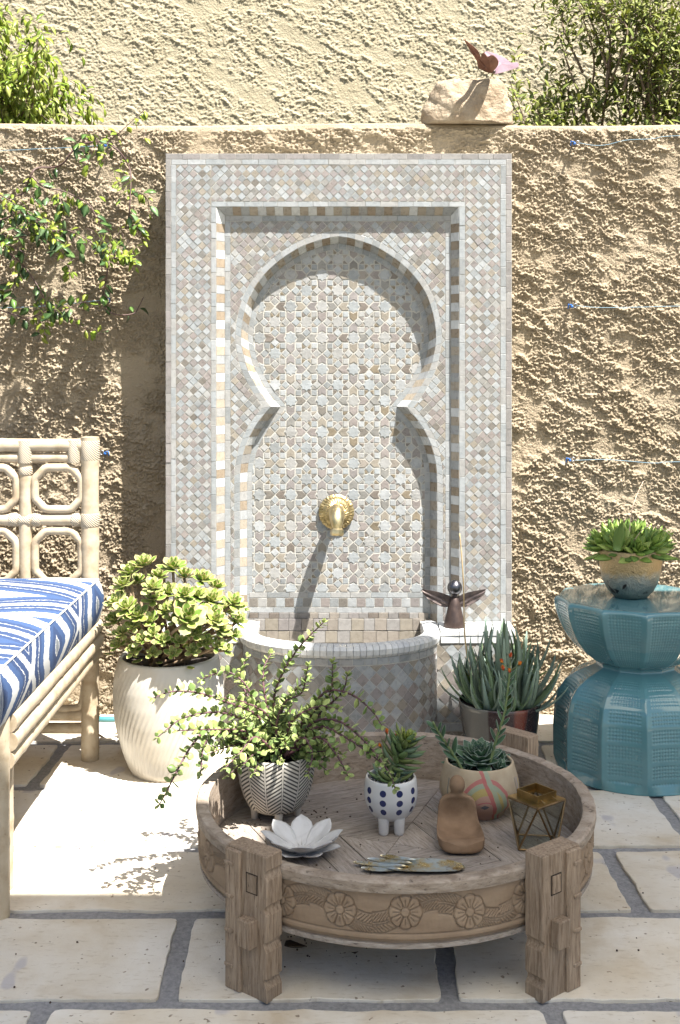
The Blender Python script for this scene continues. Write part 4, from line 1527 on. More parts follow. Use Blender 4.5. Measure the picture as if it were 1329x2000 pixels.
for k in range(170):
    a = rb.uniform(0, 6.28); r_ = .046 * math.sqrt(rb.random())
    s = rb.uniform(.0022, .0042)
    peb.append((("peb", 0), Matrix.Translation(dc + Vector((r_ * math.cos(a), r_ * math.sin(a), .097 + rb.uniform(0, .004)))) @ Matrix.Diagonal((s, s * .8, s * .7, 1)), PEB))
pieces(dot, "pebble", peb, 0, "gravel")
leaf_tpl(("sed", 0), 1, .155, .10, lambda t: [.7, .92, 1.0, .95, .72, .06][min(5, int(round(t * 5)))], .10, .06, 6, 6)
leaf_tpl(("sed", 1), 1, .17, .10, lambda t: [.7, .95, 1.0, .92, .66, .05][min(5, int(round(t * 5)))], .22, .05, 6, 6)
SED = [emark("stonecrop_leaf_%s" % s, [(.5, c), (1.0, tuple(x * 1.2 for x in c))], .42, .12, .15) for s, c in (("mid", (.145, .215, .085)), ("bluish", (.15, .215, .13)), ("olive", (.175, .215, .075)))]
SEDY = emark("stonecrop_young_leaf", [(.4, (.25, .32, .06)), (1.0, (.32, .36, .09))], .4, .2, .12)
SED_ST = simple("stonecrop_stem", (.16, .20, .08), (.10, .12, .05), .6)
si = []
sp_ = [dc + Vector(p) for p in ((.004, 0, .092), (.0, .0, .118), (.012, .002, .140), (.024, .004, .160), (.032, .006, .182))]
o, cp = stem("stem", sp_, .008, .006, SED_ST, dot, 8, 10)
ga = 0
for i, p in enumerate(cp):
    fr = i / (len(cp) - 1)
    t = (cp[min(i + 1, len(cp) - 1)] - cp[max(i - 1, 0)]).normalized()
    if .12 < fr < .30: continue
    for _ in range(1 if fr < .5 else 2):
        ga += 2.39996
        side = Matrix.Rotation(ga, 3, t) @ t.orthogonal().normalized()
        el = .95 if fr < .1 else (-.10 + .75 * fr)
        d = (side + t * el).normalized()
        si.append((("sed", rb.randrange(2)), frame_m(p + side * .004, d, t + side * -.2, .050 * rb.uniform(.85, 1.1) * (1.0 if fr < .8 else .85)), rb.choice(SED)))
rosette(si, cp[-1], (cp[-1] - cp[-3]).normalized() + Vector((.15, -.25, 0)), 18, .036, [("sed", 0), ("sed", 1)], SEDY, 12, 75, .45, rb)
for a in (-1.2, -.3, .5, 2.4, 3.3, -2.3):
    d = Vector((math.cos(a), math.sin(a), .30))
    si.append((("sed", 1), frame_m(dc + Vector((.006 * math.cos(a), .006 * math.sin(a), .100)), d, Vector((0, 0, 1)), .050 * rb.uniform(.85, 1.1)), rb.choice(SED)))
pieces(dot, "leaf", si, 300, "foliage")
FLOWER_O = emark("orange_petal", [(.3, (.75, .17, .02)), (1.0, (.85, .38, .04))], .5, .2, .1)
FLOWER_R = emark("red_bud", [(.3, (.55, .06, .03)), (1.0, (.70, .17, .05))], .5, .15, .1)
leaf_tpl(("pet", 0), 1, .26, .07, lambda t: [.55, .9, 1, .9, .6, .05][min(5, int(round(t * 5)))], .12, .2, 6, 6)
def bud(parent, p, d, s, cal):
    it = []
    rosette(it, p, d, 6, s, [("pet", 0)], [FLOWER_O, FLOWER_R], 10, 26, .8, rb)
    rosette(it, Vector(p) - Vector(d).normalized() * s * .15, d, 5, s * .72, [("pet", 0)], cal, 20, 48, .8, rb)
    pieces(parent, "petal", it, 40)
fs_ = [dc + Vector(p) for p in ((-.002, .01, .10), (-.010, .015, .14), (-.016, .015, .165), (-.010, .010, .185), (-.008, .008, .196))]
stem("flower_stalk", fs_, .0018, .0012, SED_ST, dot)
bud(dot, fs_[-1], (0, -.1, 1), .013, SED[0])
bud(dot, fs_[2] + Vector((-.004, -.004, .002)), (-.5, -.3, 1), .011, SED[0])
bud(dot, fs_[3] + Vector((.016, .0, .0)), (.4, -.2, 1), .012, SED[0])

# ------------------------------------------------------------------ painted egg-shaped pot with an echeveria and flower stalks
def m_painted():
    m = NT("painted_clay")
    sep = m.n('SeparateXYZ'); m.l(m.n('TexCoord').outputs['Object'], sep.inputs[0])
    ang = m.math('ARCTAN2', sep.outputs[0], m.math('MULTIPLY', sep.outputs[1], -1))    # 0 facing the camera
    n = m.noise(m.pos(), 28, 3)
    x = m.math('ADD', m.math('MULTIPLY', ang, .085), m.math('MULTIPLY_ADD', n, .008, -.004))
    z = m.math('ADD', sep.outputs[2], m.math('MULTIPLY_ADD', n, .008, -.004))
    base = m.ramp(m.noise(m.pos(), 40, 4), [(.3, (.40, .31, .205)), (.7, (.47, .38, .26))])
    # nested arches centred a little left of the front
    dx = m.math('MULTIPLY', m.math('SUBTRACT', x, .004), 1.15); dz = m.math('ADD', z, .030)
    rr2 = m.math('SQRT', m.math('ADD', m.math('POWER', dx, 2), m.math('POWER', m.math('MULTIPLY', dz, .95), 2)))
    col = m.ramp(m.math('MULTIPLY', rr2, 10), [(0, (.45, .27, .21)), (.36, (.45, .27, .21)), (.365, (.42, .33, .12)), (.50, (.40, .33, .13)), (.505, (.30, .34, .24)), (.60, (.30, .35, .25)), (.605, (.43, .15, .135)), (.68, (.43, .16, .145)), (.685, (.45, .36, .24)), (1, (.45, .36, .24))], 'CONSTANT')
    inside = m.math('LESS_THAN', rr2, .069)
    c = m.mix(m.math('MULTIPLY', inside, .92), base, col)
    # a band slanting across
    bd = m.math('ABSOLUTE', m.math('ADD', m.math('SUBTRACT', x, .016), m.math('MULTIPLY', z, .42)))
    c = m.mix(m.math('MULTIPLY', m.math('LESS_THAN', bd, .0045), .9), c, (.42, .13, .12))
    bd2 = m.math('ABSOLUTE', m.math('ADD', m.math('SUBTRACT', x, .027), m.math('MULTIPLY', z, .42)))
    c = m.mix(m.math('MULTIPLY', m.math('LESS_THAN', bd2, .006), .9), c, (.31, .35, .25))
    # eye
    ex = m.math('MULTIPLY', m.math('SUBTRACT', x, .002), .55); ez = m.math('ADD', z, .016)
    er = m.math('ADD', m.math('ABSOLUTE', ex), m.math('ABSOLUTE', ez))
    c = m.mix(m.math('LESS_THAN', er, .0052), c, (.13, .13, .14))
    br = m.math('ABSOLUTE', m.math('SUBTRACT', m.math('SQRT', m.math('ADD', m.math('POWER', m.math('SUBTRACT', x, .002), 2), m.math('POWER', m.math('ADD', z, .032), 2))), .0265))
    brow = m.math('MULTIPLY', m.math('LESS_THAN', br, .0013), m.math('GREATER_THAN', z, -.010))
    c = m.mix(brow, c, (.45, .15, .15))
    # thin strokes on the flanks
    fk = m.math('ABSOLUTE', x)
    w1 = m.math('MULTIPLY', m.math('LESS_THAN', m.math('ABSOLUTE', m.math('SUBTRACT', fk, .088)), .0018), m.math('LESS_THAN', m.math('ABSOLUTE', m.math('ADD', z, -.008)), .024))
    c = m.mix(m.math('MULTIPLY', w1, .8), c, (.17, .18, .17))
    w2 = m.math('MULTIPLY', m.math('LESS_THAN', m.math('ABSOLUTE', m.math('SUBTRACT', x, .098)), .0014), m.math('LESS_THAN', m.math('ABSOLUTE', z), .03))
    c = m.mix(m.math('MULTIPLY', w2, .8), c, (.25, .28, .45))
    w3 = m.math('MULTIPLY', m.math('LESS_THAN', m.math('ABSOLUTE', m.math('SUBTRACT', x, .104)), .0014), m.math('LESS_THAN', m.math('ABSOLUTE', z), .026))
    c = m.mix(m.math('MULTIPLY', w3, .8), c, (.5, .4, .1))
    m.bump(m.noise(m.pos(), 220, 4), .3, .0015)
    return m.fin(c, .8, spec=.25)
ec = Vector((.302, 2.53, ZF))
ech = thing("potted_echeveria", ec, "green rosette succulent with orange flower stalks in a painted clay pot", "potted plant", "potted succulents")
prof_ = [(.002, 0), (.050, 0), (.054, .003), (.055, .010), (.060, .015), (.072, .024), (.082, .036), (.0865, .052), (.085, .070), (.0805, .088), (.0760, .102), (.0738, .110)]
vessel("pot", prof_, .006, .096, ec, m_painted(), ech, 72)
leaf_tpl(("ech", 0), 1, .25, .075, lambda t: [.45, .72, .95, 1.0, .72, .04][min(5, int(round(t * 5)))], .16, .22, 6, 8)
leaf_tpl(("ech", 1), 1, .27, .075, lambda t: [.45, .74, .97, 1.0, .68, .04][min(5, int(round(t * 5)))], .25, .22, 6, 8)
ECH = [emark("echeveria_leaf_%s" % s, [(.5, c), (.84, tuple(x * 1.3 for x in c)), (.97, (.42, .46, .40))], .5, .06, .12) for s, c in (("green", (.065, .125, .065)), ("deep", (.05, .10, .055)))]
it = []
for k, (ox_, oy_, R1, n1, tl) in enumerate(((-.003, -.006, .062, 46, (.0, -.30, 1)), (-.040, .02, .045, 18, (-.5, .1, .9)), (.040, .018, .045, 18, (.5, .1, .9)), (.0, .040, .050, 20, (0, .4, 1)), (-.034, -.028, .036, 14, (-.4, -.5, .8)), (.036, -.026, .036, 14, (.4, -.5, .8)))):
    rosette(it, ec + Vector((ox_, oy_, .100 + (.008 if k == 0 else -.004))), tl, n1, R1, [("ech", 0), ("ech", 1)], ECH, 8, 84, .38, rb, .32)
pieces(ech, "leaf", it, 300, "foliage")
leaf_tpl(("stl", 0), 1, .17, .09, lambda t: [.6, .9, 1, .95, .7, .08][min(5, int(round(t * 5)))], .08, .12, 6, 6)
def flower_stalk(pts, d0, d1, n, L, buds, rad=.0032):
    P = [W(x, y, d0 + (d1 - d0) * i / (len(pts) - 1)) for i, (x, y) in enumerate(pts)]
    o, cp = stem("flower_stalk", P, rad, .0022, emark("echeveria_stalk", [(0, (.17, .22, .09)), (1, (.2, .26, .1))], .5, 0), ech, 6, 8)
    it = []
    for k in range(n):
        f = .18 + .70 * k / n
        q = f * (len(cp) - 1); i = int(q)
        p = cp[i].lerp(cp[min(i + 1, len(cp) - 1)], q - i)
        t = (cp[min(i + 2, len(cp) - 1)] - cp[max(i - 1, 0)]).normalized()
        side = Vector((1 if k % 2 else -1, rb.uniform(-.9, .5), 0)).normalized()
        d = (side * .62 + t * .85).normalized()
        it.append((("stl", 0), frame_m(p, d, -side + Vector((0, -.6, .2)), L * rb.uniform(.8, 1.1) * (1.1 - .45 * f)), rb.choice(ECH)))
    pieces(ech, "stalk_leaf", it, 60)
    for (bx_, bz_, by_, s) in buds:
        e = cp[-1] + Vector((bx_, by_, bz_))
        stem("pedicel", [cp[-1] + Vector((0, 0, -.012)), (cp[-1] + e) / 2 + Vector((0, 0, -.005)), e], .0013, .001, SED_ST, ech, 3, 5)
        bud(ech, e, Vector((bx_ * 25, -.3, .7)), s, ECH[0])
flower_stalk([(955, 1500), (968, 1450), (985, 1395), (993, 1340), (997, 1300)], 2.50, 2.44, 16, .036, [(0, .016, 0, .013), (-.016, .006, -.004, .012), (.016, .001, -.004, .013), (-.014, -.008, -.008, .013), (-.003, -.012, -.010, .011)])
flower_stalk([(905, 1505), (880, 1465), (858, 1432), (846, 1410)], 2.48, 2.42, 9, .038, [])

# ------------------------------------------------------------------ seated clay figure
fg = thing("clay_figure", (.242, 2.35, ZF), "brown clay figure of a seated headed form with a hollow lap", "figurine")
CLAY = simple("brown_clay", (.27, .175, .105), (.19, .118, .068), .75, 34, .5, 120, .0015, spec=.25)
def fig():
    cx = .242
    zb = ZF + .003
    # sections from the crown of the head down the back, over the lap to the front: (y, z, half width, half thickness, slope angle of the section normal)
    S = [(2.412, .1180, .001, .001, 90), (2.412, .1160, .0090, .009, 90), (2.412, .1085, .0150, .0150, 90), (2.412, .0995, .0168, .0165, 90), (2.412, .0910, .0155, .0150, 90),
         (2.413, .0845, .0125, .0122, 90), (2.414, .0795, .0150, .0120, 90), (2.415, .0750, .0260, .0120, 90), (2.416, .0690, .0345, .0120, 88), (2.416, .0600, .0385, .0118, 86),
         (2.415, .0470, .0400, .0115, 84), (2.411, .0340, .0412, .0112, 76), (2.402, .0225, .0430, .0110, 55), (2.388, .0150, .0450, .0108, 25), (2.365, .0120, .0468, .0108, 8),
         (2.340, .0115, .0475, .0110, 0), (2.322, .0118, .0468, .0116, -4), (2.309, .0122, .0440, .0122, -8), (2.302, .0120, .0390, .0105, -12), (2.299, .0115, .022, .005, -15)]
    m = MB()
    ring = 28
    vs, fs = [], []
    for i, (y, z, w, h, an) in enumerate(S):
        a = R(an)
        tdir = Vector((0, -math.cos(a), -math.sin(a)))     # path direction
        nrm = Vector((0, -math.sin(a), math.cos(a)))        # towards the hollow side
        for k in range(ring):
            p = 2 * math.pi * k / ring
            cs, sn = math.cos(p), math.sin(p)
            e = .75 if i > 6 else 1.0
            X = w * math.copysign(abs(cs) ** e, cs)
            N = h * math.copysign(abs(sn) ** e, sn)
            if i > 7:
                lip = .012 * min(1, (i - 7) / 5) * abs(cs) ** 6 * (1 if sn > -.2 else .3)
                hol = -.011 * (1 - abs(cs) ** 2) * min(1, (i - 7) / 4) if sn > 0 else 0
                if i >= len(S) - 4 and sn > 0: N += .011 * (1 - abs(cs) ** 4)
                N += lip + hol
            vs.append(Vector((cx + X, y, zb + z)) + nrm * N)
    for i in range(len(S) - 1):
        for k in range(ring):
            l = (k + 1) % ring
            fs.append((i * ring + k, i * ring + l, (i + 1) * ring + l, (i + 1) * ring + k))
    fs.append(tuple(range(ring - 1, -1, -1))); fs.append(tuple((len(S) - 1) * ring + k for k in range(ring)))
    m.add(vs, fs)
    zmin = min(v[2] for v in m.v)
    m.v = [(x, y, max(z, ZF + .0005)) for x, y, z in m.v]
    o = m.build("body", CLAY, fg, smooth=True)
    sub = o.modifiers.new("smooth", 'SUBSURF'); sub.levels = 1; sub.render_levels = 1
fig()

# ------------------------------------------------------------------ glass and brass lantern
lt = thing("glass_lantern", (.397, 2.357, ZF), "small geometric glass lantern framed in aged brass with an open box lid", "lantern")
ABR = m_brass("aged_brass", (.30, .20, .10), .38)
ABL = m_brass("lid_brass", (.45, .31, .13), .32)
def m_glass():
    m = NT("lantern_glass")
    g = m.n('BsdfGlossy'); g.inputs['Roughness'].default_value = .02
    t = m.n('BsdfTransparent'); t.inputs[0].default_value = (.93, .95, .94, 1)
    lw = m.n('LayerWeight'); lw.inputs[0].default_value = .25
    mx = m.n('MixShader')
    m.l(m.math('MULTIPLY_ADD', lw.outputs['Facing'], .25, .04), mx.inputs[0]); m.l(t.outputs[0], mx.inputs[1]); m.l(g.outputs[0], mx.inputs[2])
    m.l(mx.outputs[0], m.t.nodes['Material Output'].inputs[0])
    return m.mat
GLASS = m_glass()
lc = Vector((.397, 2.357, 0))
zt_, zb_ = .2115, ZF + .004
top = [lc + Vector((.057 * math.cos(R(a)), .057 * math.sin(R(a)), zt_)) for a in (-97, -7, 83, 173)]
bot = [lc + Vector((.052 * math.cos(R(a)), .052 * math.sin(R(a)), zb_)) for a in (-142, -52, 38, 128)]
def bar(a, b, r=.0021):
    m = MB(); m.tube([a, b], r, 6); m.build("frame_bar", ABR, lt, smooth=False)
for i in range(4):
    bar(top[i], top[(i + 1) % 4]); bar(bot[i], bot[(i + 1) % 4])
    bar(top[i], bot[i]); bar(top[i], bot[(i + 1) % 4])
    for tri_ in ((top[i], bot[i], bot[(i + 1) % 4]), (bot[(i + 1) % 4], top[(i + 1) % 4], top[i])):
        nrm = (tri_[1] - tri_[0]).cross(tri_[2] - tri_[0]).normalized()
        m = MB(); c = sum(tri_, Vector()) / 3
        q = [c + (p - c) * .96 for p in tri_]
        m.add([p + nrm * .0007 for p in q] + [p - nrm * .0007 for p in q], [(0, 1, 2), (5, 4, 3), (0, 3, 4, 1), (1, 4, 5, 2), (2, 5, 3, 0)])
        m.build("pane", GLASS, lt)
m = MB(); m.add([p - Vector((0, 0, .001)) for p in bot] + [p + Vector((0, 0, .001)) for p in bot], [(3, 2, 1, 0), (4, 5, 6, 7), (0, 1, 5, 4), (1, 2, 6, 5), (2, 3, 7, 6), (3, 0, 4, 7)]); m.build("base", GLASS, lt)
rz = Matrix.Rotation(R(-52), 3, 'Z')
m = MB(); 
for sx, sy, cx_, cy_ in ((.082, .018, 0, .031), (.082, .018, 0, -.031), (.018, .044, .031, 0), (.018, .044, -.031, 0)):
    m.box(lc + rz @ Vector((cx_, cy_, 0)) + Vector((0, 0, zt_ + .002)), (sx, sy, .0016), rz)
m.build("top_plate", ABL, lt)
m = MB()
for sx, sy, cx_, cy_ in ((.056, .0018, 0, .027), (.056, .0018, 0, -.027), (.0018, .0522, .0271, 0), (.0018, .0522, -.0271, 0)):
    m.box(lc + rz @ Vector((cx_, cy_, 0)) + Vector((0, 0, zt_ + .0105)), (sx, sy, .015), rz)
lid = m.build("lid", ABL, lt)
for sy in (.015, -.018):
    m = MB(); m.tube([lc + rz @ Vector((.028, sy, 0)) + Vector((0, 0, zt_ + .008)), lc + rz @ Vector((.040, sy, 0)) + Vector((0, 0, zt_ + .005))], .0016, 8); m.build("hinge", ABL, lid)

# ------------------------------------------------------------------ marble lotus dish
lo = Vector((-.076, 2.318, ZF))
lotus = thing("lotus_dish", lo, "white marble dish carved as an open lotus flower", "dish")
def m_marble():
    m = NT("white_marble")
    p = m.pos()
    col = m.ramp(m.noise(p, 14, 7, .6, 1.2), [(.35, (.50, .49, .475)), (.55, (.62, .61, .595)), (.8, (.66, .655, .64))])
    a = m.n('Attribute', attribute_name='e')
    col = m.mix(m.ramp(a.outputs['Fac'], [(.55, 0), (.95, .55)]), col, (.18, .15, .12))
    m.bump(m.noise(p, 120, 4), .25, .0015)
    m.fin(col, .55, spec=.35)
    m.b.inputs['Subsurface Weight'].default_value = .0
    return m.mat
MARBLE = m_marble()
def petal_tpl(key, L, wd, up, th=.004, nl=9, nw=9):
    vs, fs, es = [], [], []
    for side in (1, -1):
        for i in range(nl):
            t = i / (nl - 1)
            w = wd * (math.sin(math.pi * min(.5, t * .5 / .58)) if t < .58 else math.cos(math.pi / 2 * ((t - .58) / .42) ** 1.35))
            w = max(w, .12 * wd * (1 - t))
            for j in range(nw):
                s = -1 + 2 * j / (nw - 1)
                x = L * t
                z = up * L * t ** 1.5 + .22 * w * s * s
                g = math.exp(-((s) / .12) ** 2) * .0022 * (t < .9)
                z2 = z + th * .5 * side * (1 - .7 * s * s) * (1 - .5 * t) - (g if side > 0 else 0)
                vs.append((x, w * s, z2))
                es.append((math.exp(-(s / .14) ** 2) * (1 - t) * 1.0 + max(0, .25 - t) * 1.6) if side > 0 else 0)
    o_ = nl * nw
    for b, rev_ in ((0, False), (o_, True)):
        for i in range(nl - 1):
            for j in range(nw - 1):
                f = (b + i * nw + j, b + (i + 1) * nw + j, b + (i + 1) * nw + j + 1, b + i * nw + j + 1)
                fs.append(f[::-1] if rev_ else f)
    for i in range(nl - 1):
        for j in (0, nw - 1):
            f = (i * nw + j, o_ + i * nw + j, o_ + (i + 1) * nw + j, (i + 1) * nw + j)
            fs.append(f if j == 0 else f[::-1])
    tpl(key, vs, fs, es, True)
petal_tpl(("lotus", 0), .072, .0225, .52)
petal_tpl(("lotus", 1), .070, .0195, .30)
li = []
for k in range(8):
    a = R(92 + 45 * k)
    li.append((("lotus", 0), frame_m(lo + Vector((.010 * math.cos(a), .010 * math.sin(a), .0075)), (math.cos(a), math.sin(a), 0), (0, 0, 1), 1.0), MARBLE))
    a = R(114.5 + 45 * k)
    li.append((("lotus", 1), frame_m(lo + Vector((.012 * math.cos(a), .012 * math.sin(a), .0035)), (math.cos(a), math.sin(a), 0), (0, 0, 1), 1.0), MARBLE))
pieces(lotus, "petal", li)
m = MB(); m.lathe([(.001, .0), (.020, .0), (.022, .003), (.020, .007), (.015, .0095), (.010, .0085), (.0, .0095)], 32, lo, cap0=True); m.build("centre", MARBLE, lotus, smooth=True)

# ------------------------------------------------------------------ brass hand-shaped dish
hd = thing("brass_hand_dish", (.135, 2.236, ZF), "flat tarnished brass dish shaped like long feathered fingers beside the front rim", "dish")
def m_tarnish():
    m = NT("tarnished_brass")
    p = m.pos()
    n = m.noise(p, 30, 6, .7)
    f = m.ramp(n, [(.38, 0), (.56, 1)])
    col = m.mix(f, (.50, .38, .17), (.50, .56, .56))
    col = m.mix(m.ramp(m.noise(p, 80, 4), [(.6, 0), (.7, .7)]), col, (.20, .13, .07))
    m.bump(n, .3, .002)
    return m.fin(col, m.math('MULTIPLY_ADD', f, .25, .25), .85)
TAR = m_tarnish()
def blade(name, pts, zoff, wd, parent, pw=.55):
    cp = [Vector(p) for p in catmull(pts, 6)]
    n = len(cp)
    m = MB(); vs, fs = [], []
    for i, p in enumerate(cp):
        t = i / (n - 1)
        tg = (cp[min(i + 1, n - 1)] - cp[max(i - 1, 0)]).normalized()
        nn = Vector((-tg.y, tg.x, 0))
        w = max(.0006, wd * math.sin(math.pi * min(1, t + .02)) ** pw)
        for s, z in ((-1, .0028), (-.8, .001), (0, .0002), (.8, .001), (1, .0028), (.0, -.0006)):
            vs.append(p + nn * (w * s) + Vector((0, 0, zoff + z)))
    for i in range(n - 1):
        for j in range(6):
            k = (j + 1) % 6
            fs.append((i * 6 + j, (i + 1) * 6 + j, (i + 1) * 6 + k, i * 6 + k))
    m.add(vs, fs)
    return m.build(name, TAR, parent, smooth=True, auto=70)
zd = ZF + .004
palm = blade("palm", [(.088, 2.246, zd), (.13, 2.246, zd), (.19, 2.244, zd), (.240, 2.236, zd)], .0012, .030, hd, .30)
blade("finger", [(.0785, 2.283, zd), (.092, 2.278, zd), (.115, 2.270, zd), (.15, 2.262, zd)], .0040, .0085, hd)
blade("finger", [(.053, 2.270, zd), (.075, 2.264, zd), (.105, 2.257, zd), (.14, 2.252, zd)], .0030, .0095, hd)
blade("finger", [(.026, 2.257, zd), (.055, 2.249, zd), (.090, 2.243, zd), (.13, 2.240, zd)], .0022, .0100, hd)
blade("finger", [(.040, 2.234, zd), (.062, 2.228, zd), (.090, 2.226, zd), (.12, 2.230, zd)], .0012, .0095, hd)

# ------------------------------------------------------------------ white ribbed pot with an aeonium
ac = Vector((-.457, 3.115, 0))
aeo = thing("potted_aeonium", ac, "bushy variegated rosette succulent in a tall white ribbed pot beside the sofa", "potted plant", "potted succulents")
prof_ = [(.002, 0.0), (.092, 0.0), (.098, .004), (.106, .02), (.120, .06), (.133, .105), (.1415, .15), (.1455, .195), (.1450, .235), (.1415, .265), (.1365, .287), (.1335, .298), (.1325, .305)]
def swirl(a, i, r, z):
    if .012 < z < .288 and r > .08:
        k = min(1, (z - .012) / .03, (.288 - z) / .03)
        r += .0019 * k * math.cos(58 * (a - z * 2.6 - 1.6 * z * z))
    return r, z
fine_ = []
for (r0, z0), (r1, z1) in zip(prof_[:-1], prof_[1:]):
    n = max(1, int((z1 - z0) / .008))
    for k in range(n): fine_.append((r0 + (r1 - r0) * k / n, z0 + (z1 - z0) * k / n))
fine_.append(prof_[-1])
def m_ribbed():
    m = NT("cream_ribbed_glaze")
    n = m.noise(m.pos(), 9, 5)
    col = m.ramp(n, [(.3, (.42, .395, .345)), (.7, (.49, .47, .42))])
    dirt = m.noise(m.pos((1, 1, .4)), 16, 5)
    sep = m.n('SeparateXYZ'); m.l(m.n('NewGeometry').outputs['Position'], sep.inputs[0])
    low = m.ramp(sep.outputs[2], [(.0, .55), (.05, .0)])
    col = m.mix(m.math('MULTIPLY', low, dirt), col, (.26, .19, .12))
    return m.fin(col, .30, spec=.5, coat=.25)
vessel("pot", fine_, .012, .285, ac, m_ribbed(), aeo, 464, fn=swirl, smooth_auto=80)
ra = random.Random(11)
leaf_tpl(("aeo", 0), 1, .30, .06, lambda t: [.30, .55, .86, 1.0, .80, .05][min(5, int(round(t * 5)))], .14, .14, 6, 8)
leaf_tpl(("aeo", 1), 1, .28, .06, lambda t: [.30, .52, .82, 1.0, .84, .06][min(5, int(round(t * 5)))], .26, .16, 6, 8)
def m_aeo(s, c, edge):
    return emark("aeonium_leaf_%s" % s, [(.25, c), (.62, tuple(x * 1.15 for x in c)), (.80, (.50, .52, .20)), (.93, (.58, .56, .28)), (1.0, edge)], .42, .25, .14)
AEO = [m_aeo("green", (.16, .26, .045), (.50, .14, .10)), m_aeo("lime", (.27, .36, .07), (.52, .22, .14)), m_aeo("pale", (.36, .42, .14), (.55, .30, .20))]
AEO_ST = simple("aeonium_stem", (.30, .22, .14), (.18, .12, .07), .8, 50)
it = []
def W2(px, py, d): return W(px, py, d)
heads = [(282, 1105, 3.12, .050), (338, 1112, 3.10, .052), (243, 1145, 3.08, .050), (300, 1172, 3.03, .046), (249, 1190, 3.02, .048), (366, 1212, 2.95, .068), (330, 1160, 3.06, .045), (395, 1135, 3.10, .048), (412, 1175, 3.05, .050), (440, 1195, 3.10, .046), (462, 1215, 3.14, .045), (430, 1232, 3.02, .042), (385, 1165, 3.04, .042),
         (225, 1215, 3.06, .042), (276, 1252, 2.98, .034), (318, 1252, 2.97, .034), (350, 1255, 2.98, .030), (400, 1258, 2.99, .034), (455, 1243, 3.06, .036), (270, 1140, 3.18, .046), (360, 1128, 3.20, .046), (310, 1130, 3.16, .046), (420, 1150, 3.2, .046), (240, 1170, 3.18, .046), (468, 1190, 3.2, .04), (262, 1225, 3.0, .034), (340, 1215, 3.0, .03), (295, 1215, 3.0, .036), (240, 1240, 3.02, .036), (300, 1240, 2.98, .034), (380, 1240, 2.97, .036), (425, 1262, 3.0, .032), (350, 1188, 3.0, .045), (270, 1205, 3.0, .045), (415, 1205, 3.0, .045), (325, 1195, 3.02, .04), (232, 1262, 3.03, .032), (262, 1272, 2.99, .030), (300, 1276, 2.98, .028), (338, 1278, 2.975, .028), (375, 1272, 2.98, .030), (440, 1270, 3.02, .032), (300, 1150, 3.0, .044), (360, 1165, 2.98, .046), (420, 1215, 2.97, .044), (228, 1180, 3.05, .044), (455, 1180, 3.05, .044), (255, 1120, 3.1, .044)]
for (x, y, d, s) in heads:
    p = W(x, y, d)
    ax_ = (p - (ac + Vector((0, 0, .26))))
    ax_ = ax_.normalized() + Vector((.05, -.42, .50))
    rosette(it, p, ax_, 19 if s > .04 else 14, s * .93, [("aeo", 0), ("aeo", 1)], AEO, 14, 88, .42, ra, .22)
    b = ac + Vector((ra.uniform(-.05, .05), ra.uniform(-.05, .05), .285))
    stem("stem", [b, (b + p) / 2 + Vector((ra.gauss(0, .01), ra.gauss(0, .01), .01)), p], .0048, .004, AEO_ST, aeo, 4, 7)
for k in range(120):       # loose leaves between the heads
    a = ra.uniform(0, 6.28); el = ra.uniform(.05, 1.2); rr2 = ra.uniform(.08, .14)
    p = ac + Vector((math.cos(a) * math.cos(el) * rr2 * 1.2, math.sin(a) * math.cos(el) * rr2, .30 + math.sin(el) * rr2 * 1.1))
    d = Vector((math.cos(a), math.sin(a), ra.uniform(-.3, .5)))
    it.append((("aeo", ra.randrange(2)), frame_m(p, d, Vector((0, 0, 1)), ra.uniform(.026, .042)), AEO[ra.randrange(2)]))
pieces(aeo, "leaf", it, 300, "foliage")

# ------------------------------------------------------------------ aloe in a dark glazed pot
lc2 = Vector((.431, 3.15, 0))
alo = thing("potted_aloe", lc2, "spiky grey green aloe clump in a brown and maroon glazed pot", "potted plant", "potted succulents")
def m_streak():
    m = NT("streaked_glaze")
    sep = m.n('SeparateXYZ'); m.l(m.n('TexCoord').outputs['Object'], sep.inputs[0])
    ang = m.math('ARCTAN2', sep.outputs[0], m.math('MULTIPLY', sep.outputs[1], -1))
    n = m.noise(m.pos((1, 1, .25)), 22, 4)
    u = m.math('ADD', m.math('MULTIPLY', ang, .30), m.math('MULTIPLY_ADD', n, .06, .47))
    col = m.ramp(u, [(0, (.028, .014, .014)), (.20, (.15, .142, .12)), (.36, (.13, .123, .105)), (.375, (.040, .022, .022)), (.56, (.035, .020, .022)), (.585, (.15, .035, .018)), (.66, (.14, .03, .016)), (.69, (.026, .013, .015)), (.86, (.022, .011, .013)), (.88, (.10, .03, .02))], 'LINEAR')
    sp_ = m.noise(m.pos(), 420, 2)
    col = m.mix(m.ramp(sp_, [(.55, 0), (.65, .25)]), col, (.24, .22, .19))
    m.bump(m.noise(m.pos(), 60, 4), .12, .002)
    return m.fin(col, .22, spec=.5, coat=.4)
prof_ = [(.002, 0), (.078, 0), (.084, .004), (.088, .02), (.094, .055), (.100, .095), (.1055, .135), (.1095, .165), (.111, .177)]
vessel("pot", prof_, .006, .163, lc2, m_streak(), alo, 72)
